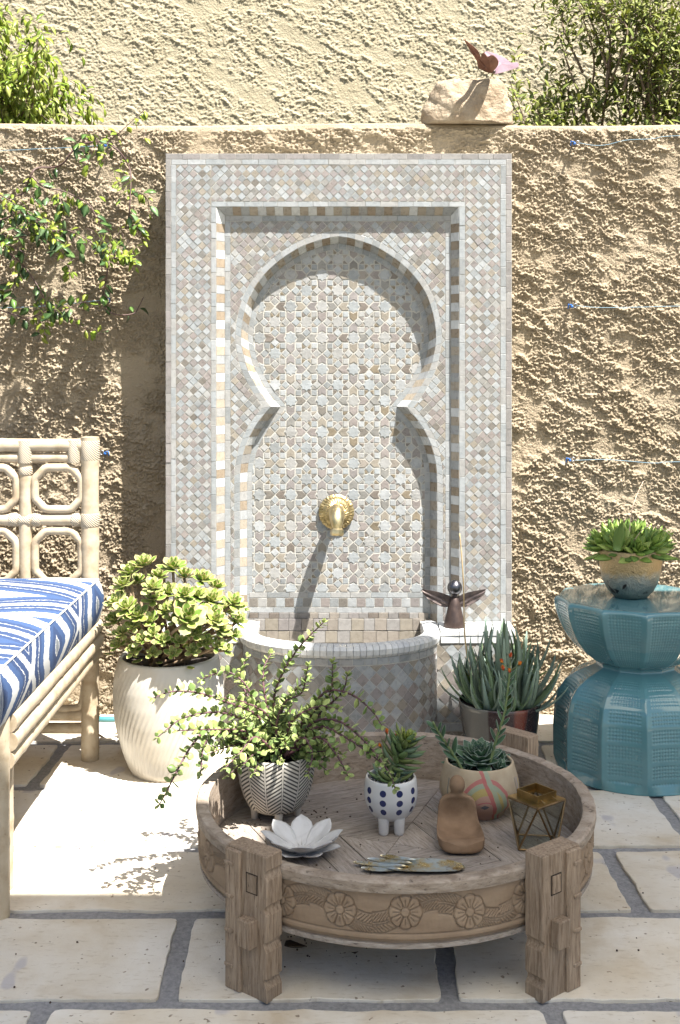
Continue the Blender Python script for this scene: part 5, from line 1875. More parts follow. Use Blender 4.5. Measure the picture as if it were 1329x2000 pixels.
def aloe_tpl(key, L=1.0, wd=.080, bend=.35, nl=9):
    vs, fs, es = [], [], []
    ring = 6
    for i in range(nl):
        t = i / (nl - 1)
        w = wd * (1 - t) ** .75 + .006
        h = w * .45
        ang = bend * t
        x = L * (math.sin(ang) / bend if bend else t); z = L * (1 - math.cos(ang)) / bend
        for k in range(ring):
            a = 2 * math.pi * k / ring
            zz = h * math.sin(a) * (.25 if math.sin(a) > 0 else 1) + .30 * w * math.cos(a) ** 2
            vs.append((x - math.sin(ang) * zz, w * math.cos(a), z + math.cos(ang) * zz)); es.append(abs(math.cos(a)) * .6 + (t > .9) * .4)
    for i in range(nl - 1):
        for k in range(ring):
            l = (k + 1) % ring
            fs.append((i * ring + l, (i + 1) * ring + l, (i + 1) * ring + k, i * ring + k)[::-1])
        # marginal teeth
        for sgn_, k in ((1, 0), (-1, 3)):
            if 0 < i < nl - 2:
                a = len(vs)
                p, q = Vector(vs[i * ring + k]), Vector(vs[(i + 1) * ring + k])
                mdp = (p + q) / 2
                vs.append(tuple(mdp + Vector((.015, sgn_ * .016, .004)))); es.append(1.0)
                d_ = (q - p) * .18
                vs.append(tuple(mdp - d_)); es.append(.8); vs.append(tuple(mdp + d_)); es.append(.8)
                fs.append((a, a + 1, a + 2)); fs.append((a, a + 2, a + 1))
    fs.append(tuple(range(ring))); fs.append(tuple((nl - 1) * ring + k for k in range(ring))[::-1])
    tpl(key, vs, fs, es, True)
aloe_tpl(("aloe", 0), bend=1.0); aloe_tpl(("aloe", 1), bend=.75, wd=.070); aloe_tpl(("aloe", 2), bend=1.3, wd=.075)
ALO = [emark("aloe_leaf_%s" % s, [(.3, c), (.9, tuple(x * 1.2 for x in c)), (1.0, (.24, .25, .18))], .5, .05, .15) for s, c in (("grey", (.185, .245, .175)), ("green", (.155, .225, .12)), ("blue", (.19, .26, .205)))]
ALY = emark("aloe_young_leaf", [(.3, (.12, .17, .04)), (1.0, (.16, .20, .08))], .45, .1, .1)
it = []
def aloe_head(c, n, L, lean=(0, 0, 1)):
    ax_ = Vector(lean).normalized(); u = ax_.orthogonal().normalized(); v = ax_.cross(u)
    for i in range(n):
        f = i / (n - 1)
        a = i * 2.39996 + ra.uniform(-.2, .2)
        out = u * math.cos(a) + v * math.sin(a)
        el = R(14 + 60 * f ** 1.1)
        d = ax_ * math.cos(el) + out * math.sin(el)
        nrm = ax_ * math.sin(el) - out * math.cos(el)
        it.append((("aloe", ra.randrange(3)), frame_m(Vector(c) + out * .008, d, nrm, L * (.85 + .2 * math.sin(f * 3)) * ra.uniform(.88, 1.1)), ALY if f < .06 else ra.choice(ALO)))
z0 = .158
for (x, y, n, L, ln) in ((-.035, -.040, 20, .150, (-.12, -.15, 1)), (.012, .020, 26, .225, (0, .05, 1)), (.060, -.035, 20, .150, (.22, -.15, 1)), (-.060, .030, 16, .150, (-.25, .05, 1)), (.070, .035, 18, .165, (.2, .1, 1)), (.012, -.062, 15, .120, (0, -.25, 1)), (-.01, .065, 16, .17, (0, .2, 1))):
    aloe_head(lc2 + Vector((x, y, z0)), n, L, ln)
pieces(alo, "leaf", it, 300, "foliage")
DRY = simple("dry_stalk", (.50, .38, .20), (.36, .25, .12), .8, 60)
stem("flower_stalk", [W(918, 1320, 3.17), W(908, 1240, 3.19), W(906, 1150, 3.20), W(902, 1085, 3.20), W(898, 1042, 3.20)], .0022, .0016, DRY, alo, 4, 6)

# ------------------------------------------------------------------ turquoise ceramic stool
sc0 = Vector((.795, 3.135, 0))
stool = thing("garden_stool", sc0, "turquoise glazed ceramic garden stool with fluted panels and a pinched waist", "stool")
NP = 12
ZST = .460
# profile of (z, radius, flute)
spf = [(0.0, .208, 0), (.004, .212, 0), (.03, .213, 1), (.07, .214, 1), (.12, .214, 1), (.17, .210, 1), (.205, .201, 1), (.235, .182, 1), (.256, .154, 1), (.272, .120, .7), (.281, .102, .5), (.290, .106, .6), (.302, .128, .9), (.325, .156, 1), (.355, .180, 1), (.39, .197, 1), (.42, .207, 1), (.440, .211, 1), (.450, .2115, .8), (.456, .209, .6), (.4595, .203, .5), (.460, .195, .45), (.4605, .10, .2), (.461, .002, 0)]
zf, rf, ff = [], [], []
for (z0_, r0_, f0_), (z1_, r1_, f1_) in zip(spf[:-1], spf[1:]):
    n = max(1, int(math.hypot(z1_ - z0_, r1_ - r0_) / .0022)) if z1_ < .457 else (3 if z1_ < .4602 else 8)
    for k in range(n):
        t = k / n
        zf.append(z0_ + (z1_ - z0_) * t); rf.append(r0_ + (r1_ - r0_) * t); ff.append(f0_ + (f1_ - f0_) * t)
zf.append(spf[-1][0]); rf.append(spf[-1][1]); ff.append(0)
zf, rf, ff = np.array(zf), np.array(rf), np.array(ff)
# soften the profile
ker = np.ones(7) / 7
body_n = int(np.sum(zf < .456))
rs2 = rf.copy(); rs2[4:body_n - 4] = np.convolve(rf[:body_n], ker, 'same')[4:body_n - 4]
rf = rs2
nth = 576
tha = np.linspace(0, 2 * np.pi, nth + 1)
TT, ZZ = np.meshgrid(tha, zf)
RRr = np.repeat(rf[:, None], nth + 1, 1); FFl = np.repeat(ff[:, None], nth + 1, 1)
ph = (TT + R(-98)) / (2 * np.pi / NP)
cu = ph - np.round(ph)                         # -.5 .. .5 within a panel, ridges at +-.5
# panels hang slightly hollow between raised ridges
RRr = RRr * (1 + FFl * (.074 * (np.abs(2 * cu) ** 2.0) - .046))
# rows of small square pits
arcv = np.concatenate([[0], np.cumsum(np.hypot(np.diff(zf), np.diff(rf)))])
AV = np.repeat(arcv[:, None], nth + 1, 1)
pu = cu * 14.0
pvv = AV / .0088
inside = (np.abs(cu) < .40) & (FFl > .85) & (ZZ < .452) & (ZZ > .02)
rowi = np.floor(pvv)
gap = (rowi % 5 == 4) & (ZZ < .27)
pit = np.exp(-(((pu - np.round(pu)) / .26) ** 4)) * np.exp(-(((pvv - rowi - .5) / .28) ** 4))
RRr = RRr - .0021 * pit * inside * (~gap)
def m_teal():
    m = NT("turquoise_glaze")
    p = m.pos()
    n = m.noise(p, 7, 5)
    col = m.ramp(n, [(.3, (.065, .175, .205)), (.7, (.10, .235, .255))])
    m.bump(m.noise(p, 25, 3), .06, .004)
    return m.fin(col, .10, spec=.6, coat=.5)
grid_mesh("body", sc0.x + RRr * np.cos(TT), sc0.y + RRr * np.sin(TT), ZZ, m_teal(), stool)

pp = Vector((sc0.x - .015, sc0.y, ZST + .001))
sp2 = thing("potted_agave", pp, "bright green pointed rosette succulent in a crackled metallic pot on the turquoise stool", "potted plant", "potted succulents")
def m_metal_pot():
    m = NT("crackled_metallic_glaze")
    p = m.pos()
    n = m.noise(p, 26, 5, .6)
    sep = m.n('SeparateXYZ'); m.l(m.n('TexCoord').outputs['Object'], sep.inputs[0])
    hz = m.math('MULTIPLY_ADD', sep.outputs[2], 7, .5)
    col = m.mix(m.ramp(m.math('ADD', hz, m.math('MULTIPLY_ADD', n, .5, -.25)), [(.42, 0), (.58, 1)]), (.40, .40, .37), (.44, .33, .18))
    blot = m.ramp(m.noise(p, 19, 3, .5, .4), [(.62, 0), (.66, 1)])
    col = m.mix(blot, col, (.055, .04, .04))
    m.bump(m.noise(p, 95, 5, .7), .7, .006)
    return m.fin(col, .28, 1.0)
prof_ = [(.002, 0), (.042, 0), (.046, .003), (.060, .018), (.072, .040), (.0795, .068), (.083, .098), (.084, .118), (.083, .128)]
vessel("pot", prof_, .005, .115, pp, m_metal_pot(), sp2, 64)
leaf_tpl(("aga", 0), 1, .20, .10, lambda t: [.62, .85, 1, .92, .58, .03][min(5, int(round(t * 5)))], .10, .12, 6, 6)
leaf_tpl(("aga", 1), 1, .18, .10, lambda t: [.62, .85, 1, .90, .52, .03][min(5, int(round(t * 5)))], .18, .12, 6, 6)
AGA = [emark("agave_leaf_%s" % s, [(.4, c), (1.0, tuple(x * 1.35 for x in c))], .40, .22, .14) for s, c in (("bright", (.21, .31, .065)), ("mid", (.14, .23, .055)), ("lime", (.29, .37, .10)))]
it = []
for (x, y, n, s, ln) in ((-.032, -.030, 26, .076, (-.4, -.5, 1)), (.034, -.034, 26, .078, (.45, -.5, 1)), (0, .02, 30, .088, (0, 0, 1)), (-.055, .012, 22, .076, (-.75, 0, .8)), (.058, .012, 22, .078, (.75, 0, .8)), (0, -.054, 20, .064, (0, -.8, .8)), (-.02, .055, 22, .085, (-.2, .4, 1)), (.03, .05, 22, .085, (.3, .4, 1))):
    rosette(it, pp + Vector((x, y, .120)), ln, n, s, [("aga", 0), ("aga", 1)], AGA, 6, 80, .55, ra, .45)
it.append((("aga", 1), frame_m(W(1205, 1075, 3.04), (.1, -.1, 1), (0, -1, 0), .085), AGA[1]))
pieces(sp2, "leaf", it, 300, "foliage")
PALE = simple("pale_dry_stem", (.62, .47, .36), (.5, .36, .26), .8)
stem("dry_stem", [W(1228, 1060, 3.1), W(1234, 1000, 3.12), W(1245, 965, 3.14), (W(1257, 940, 3.15))], .0012, .0008, PALE, sp2, 4, 5)
stem("dry_stem", [W(1235, 1060, 3.08), W(1262, 1030, 3.06), W(1295, 1034, 3.05), W(1322, 1058, 3.05), W(1340, 1085, 3.05)], .0012, .0008, PALE, sp2, 4, 5)

# ------------------------------------------------------------------ metal angel on the ledge
an0 = W(888, 1222, 3.372); an0.z = ZL + .002
ang_ = thing("angel_figurine", an0, "small dark metal angel with ball head and spread wings on the fountain ledge", "figurine")
IRON = NT("dark_iron"); _n = IRON.noise(IRON.pos(), 60, 5)
IRON.fin(IRON.ramp(_n, [(.3, (.055, .045, .045)), (.7, (.13, .10, .09))]), .42, .8); IRON = IRON.mat
RUST = simple("rusty_iron", (.085, .058, .048), (.045, .032, .03), .5, 60, .4, 160, .001, metal=.6)
BALL = simple("burnished_ball", (.16, .155, .17), (.11, .11, .12), .28, 30, metal=1)
hs_ = 3.372 / F
m = MB(); m.lathe([(.0, 0), (.031, 0), (.0315, .002), (.028, .018), (.022, .042), (.0165, .065), (.012, .080), (.0075, .086), (.0, .0875)], 40, an0, cap0=True); m.build("dress", RUST, ang_, smooth=True, auto=50)
m = MB(); m.ball(an0 + Vector((.001, 0, .111)), .0218, 28); m.build("head", BALL, ang_, smooth=True)
m = MB(); m.tube([an0 + Vector((0, 0, .078)), an0 + Vector((.001, 0, .093))], .007, 12); m.build("neck", IRON, ang_, smooth=True)
for sg in (-1, 1):
    outl = [(.006, .082), (.030, .092), (.060, .099), (.092, .103)]
    # trailing edge with feather scallops
    tr = [(.0915, .097), (.088, .088), (.082, .0835), (.078, .078), (.070, .071), (.060, .0645), (.050, .060), (.040, .0555), (.028, .053), (.014, .054)]
    poly = [(x * sg, z) for x, z in outl + tr]
    n_ = 22
    # grid between top edge and trailing edge for feather grooves
    top_ = catmull([(x, z, 0) for x, z in outl], 8); bot_ = catmull([(x, z, 0) for x, z in [(.006, .056)] + tr[::-1] + [(.092, .1025)]], 4)
    ts = np.linspace(0, 1, 30)
    A_ = np.array([np.interp(ts, np.linspace(0, 1, len(top_)), [p[i] for p in top_]) for i in (0, 1)]).T
    B_ = np.array([np.interp(ts, np.linspace(0, 1, len(bot_)), [p[i] for p in bot_]) for i in (0, 1)]).T
    ss = np.linspace(0, 1, 12)
    X = A_[:, 0][:, None] * (1 - ss) + B_[:, 0][:, None] * ss
    Z = A_[:, 1][:, None] * (1 - ss) + B_[:, 1][:, None] * ss
    G = .0016 * np.sin((X * .55 + (.1 - Z) * 1.2) * 420) * sstep(.25, .6, np.repeat(ss[None, :], 30, 0))
    Y = .004 + .12 * X + G
    mw_ = MB()
    fr = [(an0.x + sg * X[i, j], an0.y + Y[i, j], an0.z + Z[i, j]) for i in range(30) for j in range(12)]
    bk = [(x, y + .003, z) for x, y, z in fr]
    fs = []
    for b, fl in ((0, sg < 0), (360, sg > 0)):
        for i in range(29):
            for j in range(11):
                f = (b + i * 12 + j, b + i * 12 + j + 1, b + (i + 1) * 12 + j + 1, b + (i + 1) * 12 + j)
                fs.append(f if fl else f[::-1])
    for i in range(29):
        for j in (0, 11):
            fs.append((i * 12 + j, (i + 1) * 12 + j, 360 + (i + 1) * 12 + j, 360 + i * 12 + j))
    for j in range(11):
        for i in (0, 29):
            fs.append((i * 12 + j, i * 12 + j + 1, 360 + i * 12 + j + 1, 360 + i * 12 + j))
    mw_.add(fr + bk, fs); mw_.build("wing", IRON, ang_, smooth=True, auto=50)

# ------------------------------------------------------------------ rattan sofa and its cushion
sofa = thing("rattan_sofa", (-1.25, 2.75, 0), "cream painted rattan sofa with octagon lattice back at the left edge", "sofa")
def m_rattan():
    m = NT("cream_rattan")
    p = m.pos()
    n = m.noise(p, 30, 5)
    col = m.ramp(n, [(.28, (.31, .235, .15)), (.5, (.41, .335, .235)), (.75, (.46, .39, .29))])
    spk = m.ramp(m.noise(p, 130, 3), [(.66, 0), (.73, .5)])
    col = m.mix(spk, col, (.24, .16, .09))
    m.bump(m.noise(p, 100, 4), .3, .002)
    return m.fin(col, .5, spec=.4)
RAT = m_rattan()
def m_wrap():
    m = NT("cane_binding")
    sep = m.n('SeparateXYZ'); m.l(m.n('NewGeometry').outputs['Position'], sep.inputs[0])
    n = m.noise(m.pos(), 25, 3)
    v = m.math('ADD', m.math('MULTIPLY', m.math('ADD', sep.outputs[2], sep.outputs[0]), 1000), m.math('MULTIPLY', n, 3))
    w = m.math('SINE', v)
    col = m.ramp(m.math('MULTIPLY_ADD', w, .5, .5), [(0, (.28, .22, .15)), (.5, (.43, .37, .28))])
    m.bump(w, .5, .002)
    return m.fin(col, .55)
WRAP = m_wrap()
def pole(name, pts, r, seg=16, parent=sofa, mat=RAT, n=1):
    """cane pole: slightly uneven, with a node every hand's breadth"""
    m = MB()
    if n > 1: pts = catmull([tuple(p) for p in pts], n)
    P = [Vector(p) for p in pts]
    rn = random.Random(int(r * 1e5) + len(name) + int(P[0].x * 100) + int(P[0].z * 977))
    out, rad = [], []
    for a, b in zip(P[:-1], P[1:]):
        L = (b - a).length
        k = max(1, int(L / .012))
        for i in range(k): out.append(a.lerp(b, i / k))
    out.append(P[-1])
    s, nxt = 0, rn.uniform(.05, .16)
    for i, p in enumerate(out):
        if i: s += (p - out[i - 1]).length
        q = 1 + .02 * math.sin(s * 23 + rn.random() * .5)
        if s > nxt: q += .07; nxt += rn.uniform(.14, .24)
        rad.append(r * q)
    m.tube(out, rad, seg)
    return m.build(name, mat, parent, smooth=True, auto=50)
SX, SYb, SYf = -.684, 3.195, 2.30
zt1, zt2, zmid = .862, .828, .659
posts_x = [SX - .176 * k for k in range(0, 9)]
o = pole("post", [(SX, SYb, .0), (SX, SYb, .05), (SX, SYb, .885)], .0245)
for k, x in enumerate(posts_x[1:], 1):
    pole("post", [(x, SYb, .30 if k < 8 else 0), (x, SYb, .85)], .018)
xe = posts_x[-1]
for z, r in ((zt1, .0185), (zt2, .0135), (zmid, .0175), (.47, .016), (.125, .017), (.088, .015)):
    pole("back_rail", [(xe, SYb + .001, z), (SX, SYb + .001, z)], r)
def octa(cx, z0, z1, w, r=.0115):
    c = .030
    x0_, x1_ = cx - w / 2, cx + w / 2
    P = [(x0_ + c, z0), (x1_ - c, z0), (x1_, z0 + c), (x1_, z1 - c), (x1_ - c, z1), (x0_ + c, z1), (x0_, z1 - c), (x0_, z0 + c)]
    # soften each corner
    pts = []
    for i in range(8):
        a, b, d_ = np.array(P[i - 1]), np.array(P[i]), np.array(P[(i + 1) % 8])
        for t in (.75, .9): pts.append(a + (b - a) * t)
        for t in (.1, .25): pts.append(b + (d_ - b) * t)
    m = MB(); m.tube([(p[0], SYb - .004, p[1]) for p in pts], r, 12, closed=True); m.build("octagon", RAT, sofa, smooth=True)
for k in range(8):
    cx_ = posts_x[k] - .088
    octa(cx_ + (.002 if k == 0 else 0), zmid + .028, zt2 - .026, .128)
    octa(cx_ + (.002 if k == 0 else 0), .49, zmid - .030, .128)
def wrap(c, ax_, r, ln):
    m = MB(); a = Vector(ax_).normalized() * ln / 2
    m.tube([Vector(c) - a, Vector(c) - a * .9, Vector(c) + a * .9, Vector(c) + a], [r * .96, r, r, r * .96], 16); m.build("binding", WRAP, sofa, smooth=True, auto=60)
for (cx_, cz_) in ((SX, .848), (SX, zmid), (SX, .36)):
    wrap((SX, SYb, cz_), (0, 0, 1), .0265, .055 if cz_ > .8 else .036)
for k in range(0, 4):
    x = posts_x[k]
    for z, r in ((zt1 - .017, .0215), (zmid, .020)):
        if k > 0: wrap((x, SYb - .001, z), (0, 0, 1) if z > .8 else (1, 0, 0), r, .062 if z > .8 else .03)
    wrap((x - .038 if k == 0 else x - .032, SYb + .001, zmid), (1, 0, 0), .0195, .022)
    if k == 0: wrap((x - .042, SYb + .001, zt1 - .016), (0, 0, 1), .021, .062)
    if k > 0: wrap((x + .032, SYb + .001, zmid), (1, 0, 0), .0195, .022); wrap((x, SYb, zt2 - .035), (0, 0, 1), .0195, .022)
# side: three rails and the front leg of two poles
SXr = SX + .012
for z, r, dx_ in ((.372, .0215, .006), (.334, .0195, .010), (.297, .0190, .004)):
    pole("side_rail", [(SXr + dx_, SYb - .012, z), (SXr + dx_, SYf + .03, z)], r)
    pole("side_rail", [(xe - dx_, SYb - .012, z), (xe - dx_, SYf + .03, z)], r)
pole("front_leg", [(SX + .012, SYf, 0), (SX + .012, SYf, .40)], .021)
pole("front_leg", [(SX - .012, SYf + .12, 0), (SX - .012, SYf + .12, .36)], .019)
pole("front_leg", [(xe, SYf, 0), (xe, SYf, .40)], .024)
for z, r in ((.372, .020), (.334, .019), (.10, .016)):
    pole("front_rail", [(SX, SYf + .01, z), (xe, SYf + .01, z)], r)
pole("bracket", [(SX - .015, SYb - .002, .20), (SX - .022, SYb - .002, .158), (SX - .045, SYb - .002, .143), (SX - .16, SYb - .002, .142)], .010, n=4)
m = MB(); m.box(((SX + xe) / 2 - .02, (SYb + SYf) / 2, .376), (abs(xe - SX) - .06, SYb - SYf - .06, .012)); m.build("seat_deck", RAT, sofa)

cu0 = (-1.09, 2.69, .39)
cush = thing("seat_cushion", cu0, "blue and white zigzag patterned seat cushion on the rattan sofa", "cushion")
def m_ikat():
    m = NT("blue_ikat_fabric")
    uv = m.n('UVMap')
    sep = m.n('SeparateXYZ'); m.l(uv.outputs[0], sep.inputs[0])
    n = m.noise(m.pos(), 140, 3); n2 = m.noise(m.pos((1, 1, 1)), 22, 3)
    jit = m.math('ADD', m.math('MULTIPLY_ADD', n, .07, -.035), m.math('MULTIPLY_ADD', n2, .03, -.015))
    a = m.math('PINGPONG', m.math('DIVIDE', m.math('ADD', sep.outputs[0], .03), .44), .5)
    s = m.math('PINGPONG', m.math('ADD', m.math('ADD', m.math('MULTIPLY', a, 2.0), m.math('ABSOLUTE', sep.outputs[1])), jit), 1.0)
    B1, B2, WH, GR = (.016, .038, .105), (.026, .060, .150), (.45, .45, .44), (.13, .145, .16)
    col = m.ramp(s, [(0, GR), (.10, WH), (.125, B1), (.24, B2), (.38, WH), (.60, B2), (.72, B1), (.80, WH), (.815, B1), (.93, WH)], 'CONSTANT')
    wv = m.noise(m.pos(), 900, 2)
    col = m.mix(m.math('MULTIPLY', wv, .10), col, (.4, .42, .46))
    m.bump(m.noise(m.pos(), 700, 2), .25, .001)
    return m.fin(col, .9, spec=.15)
m = MB()
cx0, cx1, cy0, cy1, cz0, cz1 = -1.53, -.652, 2.235, 3.155, .392, .503
nu, nv, nw = 30, 30, 7
# superellipsoid-like rounded slab
vs, fs, uvs = [], [], []
def cushion_pt(u, v, top):
    x = cx0 + (cx1 - cx0) * u; y = cy0 + (cy1 - cy0) * v
    ed = min(u, 1 - u) * (cx1 - cx0); ev = min(v, 1 - v) * (cy1 - cy0)
    k = (1 - math.exp(-ed / .05)) * (1 - math.exp(-ev / .05))
    zc_ = .018 * k
    return (x, y, (cz1 + zc_) if top else (cz0 - .0 * k))
us_ = [0, .004, .012, .03, .06] + list(np.linspace(.1, .9, 22)) + [.94, .97, .988, .996, 1]
idx = {}
for top in (1, 0):
    for i, u in enumerate(us_):
        for j, v in enumerate(us_):
            idx[(top, i, j)] = len(vs); p = cushion_pt(u, v, top); vs.append(p); uvs.append((p[1] - cy0, .275 + (cx1 - p[0]) / .55))
n_ = len(us_)
for i in range(n_ - 1):
    for j in range(n_ - 1):
        fs.append((idx[1, i, j], idx[1, i + 1, j], idx[1, i + 1, j + 1], idx[1, i, j + 1]))
        fs.append((idx[0, i, j + 1], idx[0, i + 1, j + 1], idx[0, i + 1, j], idx[0, i, j]))
ring_ = [(i, 0) for i in range(n_)] + [(n_ - 1, j) for j in range(1, n_)] + [(i, n_ - 1) for i in range(n_ - 2, -1, -1)] + [(0, j) for j in range(n_ - 2, 0, -1)]
lay = []
for q in range(nw + 1):
    t = q / nw
    bulge = .012 * math.sin(math.pi * t)
    row_ = []
    for (i, j) in ring_:
        p0_, p1_ = vs[idx[0, i, j]], vs[idx[1, i, j]]
        nx_ = (1 if i == n_ - 1 else -1 if i == 0 else 0); ny_ = (1 if j == n_ - 1 else -1 if j == 0 else 0)
        row_.append(len(vs)); z = p0_[2] + (p1_[2] - p0_[2]) * t
        vs.append((p0_[0] + nx_ * bulge, p0_[1] + ny_ * bulge, z))
        uvs.append(((p0_[1] - cy0) if nx_ else (p0_[0]), abs(z - (cz0 + cz1) / 2) / (cz1 - cz0) * .55))
    lay.append(row_)
for q in range(nw):
    for k in range(len(ring_)):
        l = (k + 1) % len(ring_)
        fs.append((lay[q][k], lay[q][l], lay[q + 1][l], lay[q + 1][k]))
m.add(vs, fs); m.uv = uvs
m.build("cover", m_ikat(), cush, smooth=True, auto=55)
PIPE = simple("white_piping", (.62, .62, .61), (.5, .5, .5), .8)
m = MB(); m.tube([(vs[idx[1, i, j]][0], vs[idx[1, i, j]][1], vs[idx[1, i, j]][2] + .0003) for (i, j) in ring_], .0022, 6, closed=True); m.build("piping", PIPE, cush, smooth=True)

# ------------------------------------------------------------------ boulder and metal butterfly on the wall
def boulder():
    r0 = W(912, 232, 3.645)
    base = Vector((r0.x, 3.645, WT))
    m = MB()
    seg, rings = 96, 48
    rng = np.random.RandomState(3)
    vs, fs = [], []
    L_, D_, Hh_ = .140, .085, .158
    for i in range(rings + 1):
        p = math.pi / 2 * i / rings
        for k in range(seg):
            a = 2 * math.pi * k / seg
            ca_, sa_ = math.cos(a), math.sin(a)
            wdt = math.cos(p) ** (.55 if ca_ > 0 else .95)
            x = L_ * ca_ * wdt; y = D_ * sa_ * wdt; z = Hh_ * math.sin(p) ** .9
            x += .006 * (z / Hh_)
            vs.append((x, y, z))
    V = np.array(vs)
    n1_ = fbm(V[:, 0] * 18 + V[:, 1] * 9, V[:, 2] * 18 - V[:, 1] * 11, 31, 5)
    n2_ = perlin(V[:, 0] * 7 + 3, V[:, 2] * 7 + V[:, 1] * 5, 8)
    sc_ = 1 + .10 * n1_ + .16 * n2_
    V[:, 0] *= 1 + .10 * n1_ + .10 * n2_; V[:, 1] *= sc_ + .06 * n1_; V[:, 2] = np.minimum(V[:, 2] * (1 + .10 * n2_ + .06 * n1_), .140 + .010 * n1_)
    V[:seg, 2] = .0015
    for i in range(rings):
        for k in range(seg):
            l = (k + 1) % seg
            fs.append((i * seg + k, i * seg + l, (i + 1) * seg + l, (i + 1) * seg + k))
    fs.append(tuple(range(seg - 1, -1, -1)))
    m.add([tuple(base + Vector(v.tolist())) for v in V], fs)
    o = m.build("boulder", simple("sandstone", (.38, .31, .225), (.26, .195, .13), .9, 22, 1.0, 60, .012, spec=.2), smooth=True)
    tag(o, "pale sandstone boulder sitting on top of the garden wall", "rock")
boulder()
bf0 = W(955, 143, 3.625)
bfly = thing("metal_butterfly", bf0, "rusty metal butterfly with one pink wing perched on the boulder", "ornament")
COPPER = simple("rusty_copper", (.20, .095, .065), (.12, .055, .04), .5, 30, .3, 120, .001, metal=.5)
PINKM = simple("pink_metal", (.42, .30, .33), (.34, .22, .26), .4, 22, .3, 60, .003, metal=.4)
def wing(pts, mat, thick=.0015):
    """pts: (px, py, d) outline"""
    P = [W(*p) for p in pts]
    P = [Vector(q) for q in catmull([tuple(p) for p in P], 5, True)]
    c = sum(P, Vector()) / len(P)
    n_ = len(P)
    nrm = Vector()
    for i in range(n_): nrm += (P[i] - c).cross(P[(i + 1) % n_] - c)
    nrm.normalize()
    m = MB()
    vs = [c + nrm * thick] + [p + nrm * thick for p in P] + [c - nrm * thick] + [p - nrm * thick for p in P]
    fs = []
    for i in range(n_):
        j = (i + 1) % n_
        fs += [(0, 1 + i, 1 + j), (n_ + 1, n_ + 2 + j, n_ + 2 + i), (1 + i, n_ + 2 + i, n_ + 2 + j, 1 + j)]
    m.add(vs, fs); m.build("wing", mat, bfly)
wing([(907, 78, 3.44), (914, 82, 3.45), (933, 98, 3.49), (940, 112, 3.52), (952, 132, 3.585), (956, 142, 3.60), (944, 136, 3.585), (934, 131, 3.57), (932, 120, 3.54), (918, 98, 3.48)], COPPER)
wing([(940, 110, 3.50), (946, 104, 3.48), (953, 111, 3.49), (962, 108, 3.48), (971, 115, 3.50), (974, 124, 3.53), (968, 134, 3.57), (958, 142, 3.60), (950, 132, 3.57)], COPPER)
wing([(947, 103, 3.62), (958, 102, 3.63), (985, 113, 3.66), (1000, 124, 3.68), (1010, 122, 3.69), (1012, 131, 3.69), (990, 139, 3.66), (970, 144, 3.62), (960, 141, 3.60), (955, 125, 3.61)], PINKM)
m = MB(); m.tube([W(935, 132, 3.59), W(950, 138, 3.598), W(964, 141, 3.602)], [.003, .0045, .004], 10); m.ball(W(965, 140, 3.602), .006, 12); m.build("body", IRON, bfly, smooth=True)
for a, b in (((936, 132), (931, 147)), ((956, 142), (949, 151)), ((962, 143), (959, 154)), ((930, 101), (935, 130))):
    m = MB(); m.tube([W(a[0], a[1], 3.595), W((a[0] + b[0]) / 2 - 1, (a[1] + b[1]) / 2, 3.60), W(b[0], b[1] + 4, 3.61)], .001, 6); m.build("leg" if b[1] > 140 else "antenna", IRON, bfly)

# ------------------------------------------------------------------ trellis wires with blue anchors
BLUE = simple("blue_plastic", (.03, .14, .42), (.02, .09, .3), .4, 30)
WIRE = simple("pale_blue_wire", (.22, .36, .44), (.18, .30, .38), .5, 30)
def trellis(px, py, side, sag, label):
    d = 3.565
    p = W(px, py, d)
    t = thing("trellis_wire", p, label, "wire", "trellis wires on the garden wall")
    m = MB(); m.tube([Vector((p.x, YW + .02, p.z)), p], .0035, 10); m.build("screw", STEEL, t, smooth=True, auto=40)
    m = MB(); m.ball(p + Vector((0, -.002, -.001)), .0052, 12, (1, .8, 1)); m.tube([p + Vector((0, -.004, .003)), p + Vector((.010 * -side, -.004, .006)), p + Vector((.012 * -side, -.004, -.008))], .0022, 6); m.build("anchor", BLUE, t, smooth=True)
    m = MB(); m.tube([p + Vector((.010 * side + .006 * math.cos(a), -.003, .002 + .006 * math.sin(a))) for a in np.linspace(0, 6.28, 13)[:-1]], .0012, 6, closed=True); m.build("eye_ring", STEEL, t, smooth=True)
    pts = [p + Vector((side * x, 0, z)) for x, z in sag]
    m = MB(); m.tube(catmull([tuple(q) for q in pts], 6), .00075, 6); m.build("wire", WIRE, t, smooth=True)
trellis(1122, 280, 1, [(.012, .002), (.06, -.006), (.10, -.004), (.16, .010), (.24, .014), (.34, .024), (.9, .03)], "blue anchored trellis wire right of the fountain, near the wall top")
trellis(1117, 598, 1, [(.012, .002), (.08, -.004), (.2, -.003), (.4, .001), (.9, .0)], "blue anchored trellis wire right of the fountain at mid height")
trellis(1113, 898, 1, [(.012, -.002), (.10, .001), (.18, -.004), (.26, -.010), (.36, -.006), (.9, -.01)], "blue anchored trellis wire right of the fountain, above the stool plant")
trellis(207, 284, -1, [(.012, .000), (.10, -.006), (.2, -.010), (.36, -.016), (.9, -.02)], "blue anchored trellis wire at the top of the leafy vine")
trellis(208, 586, -1, [(.012, .0), (.12, -.012), (.22, -.020), (.36, -.024), (.9, -.03)], "blue anchored trellis wire at the foot of the leafy vine")
trellis(206, 885, -1, [(.012, .0), (.12, -.004), (.3, -.006), (.9, -.01)], "blue anchored trellis wire beside the sofa back")

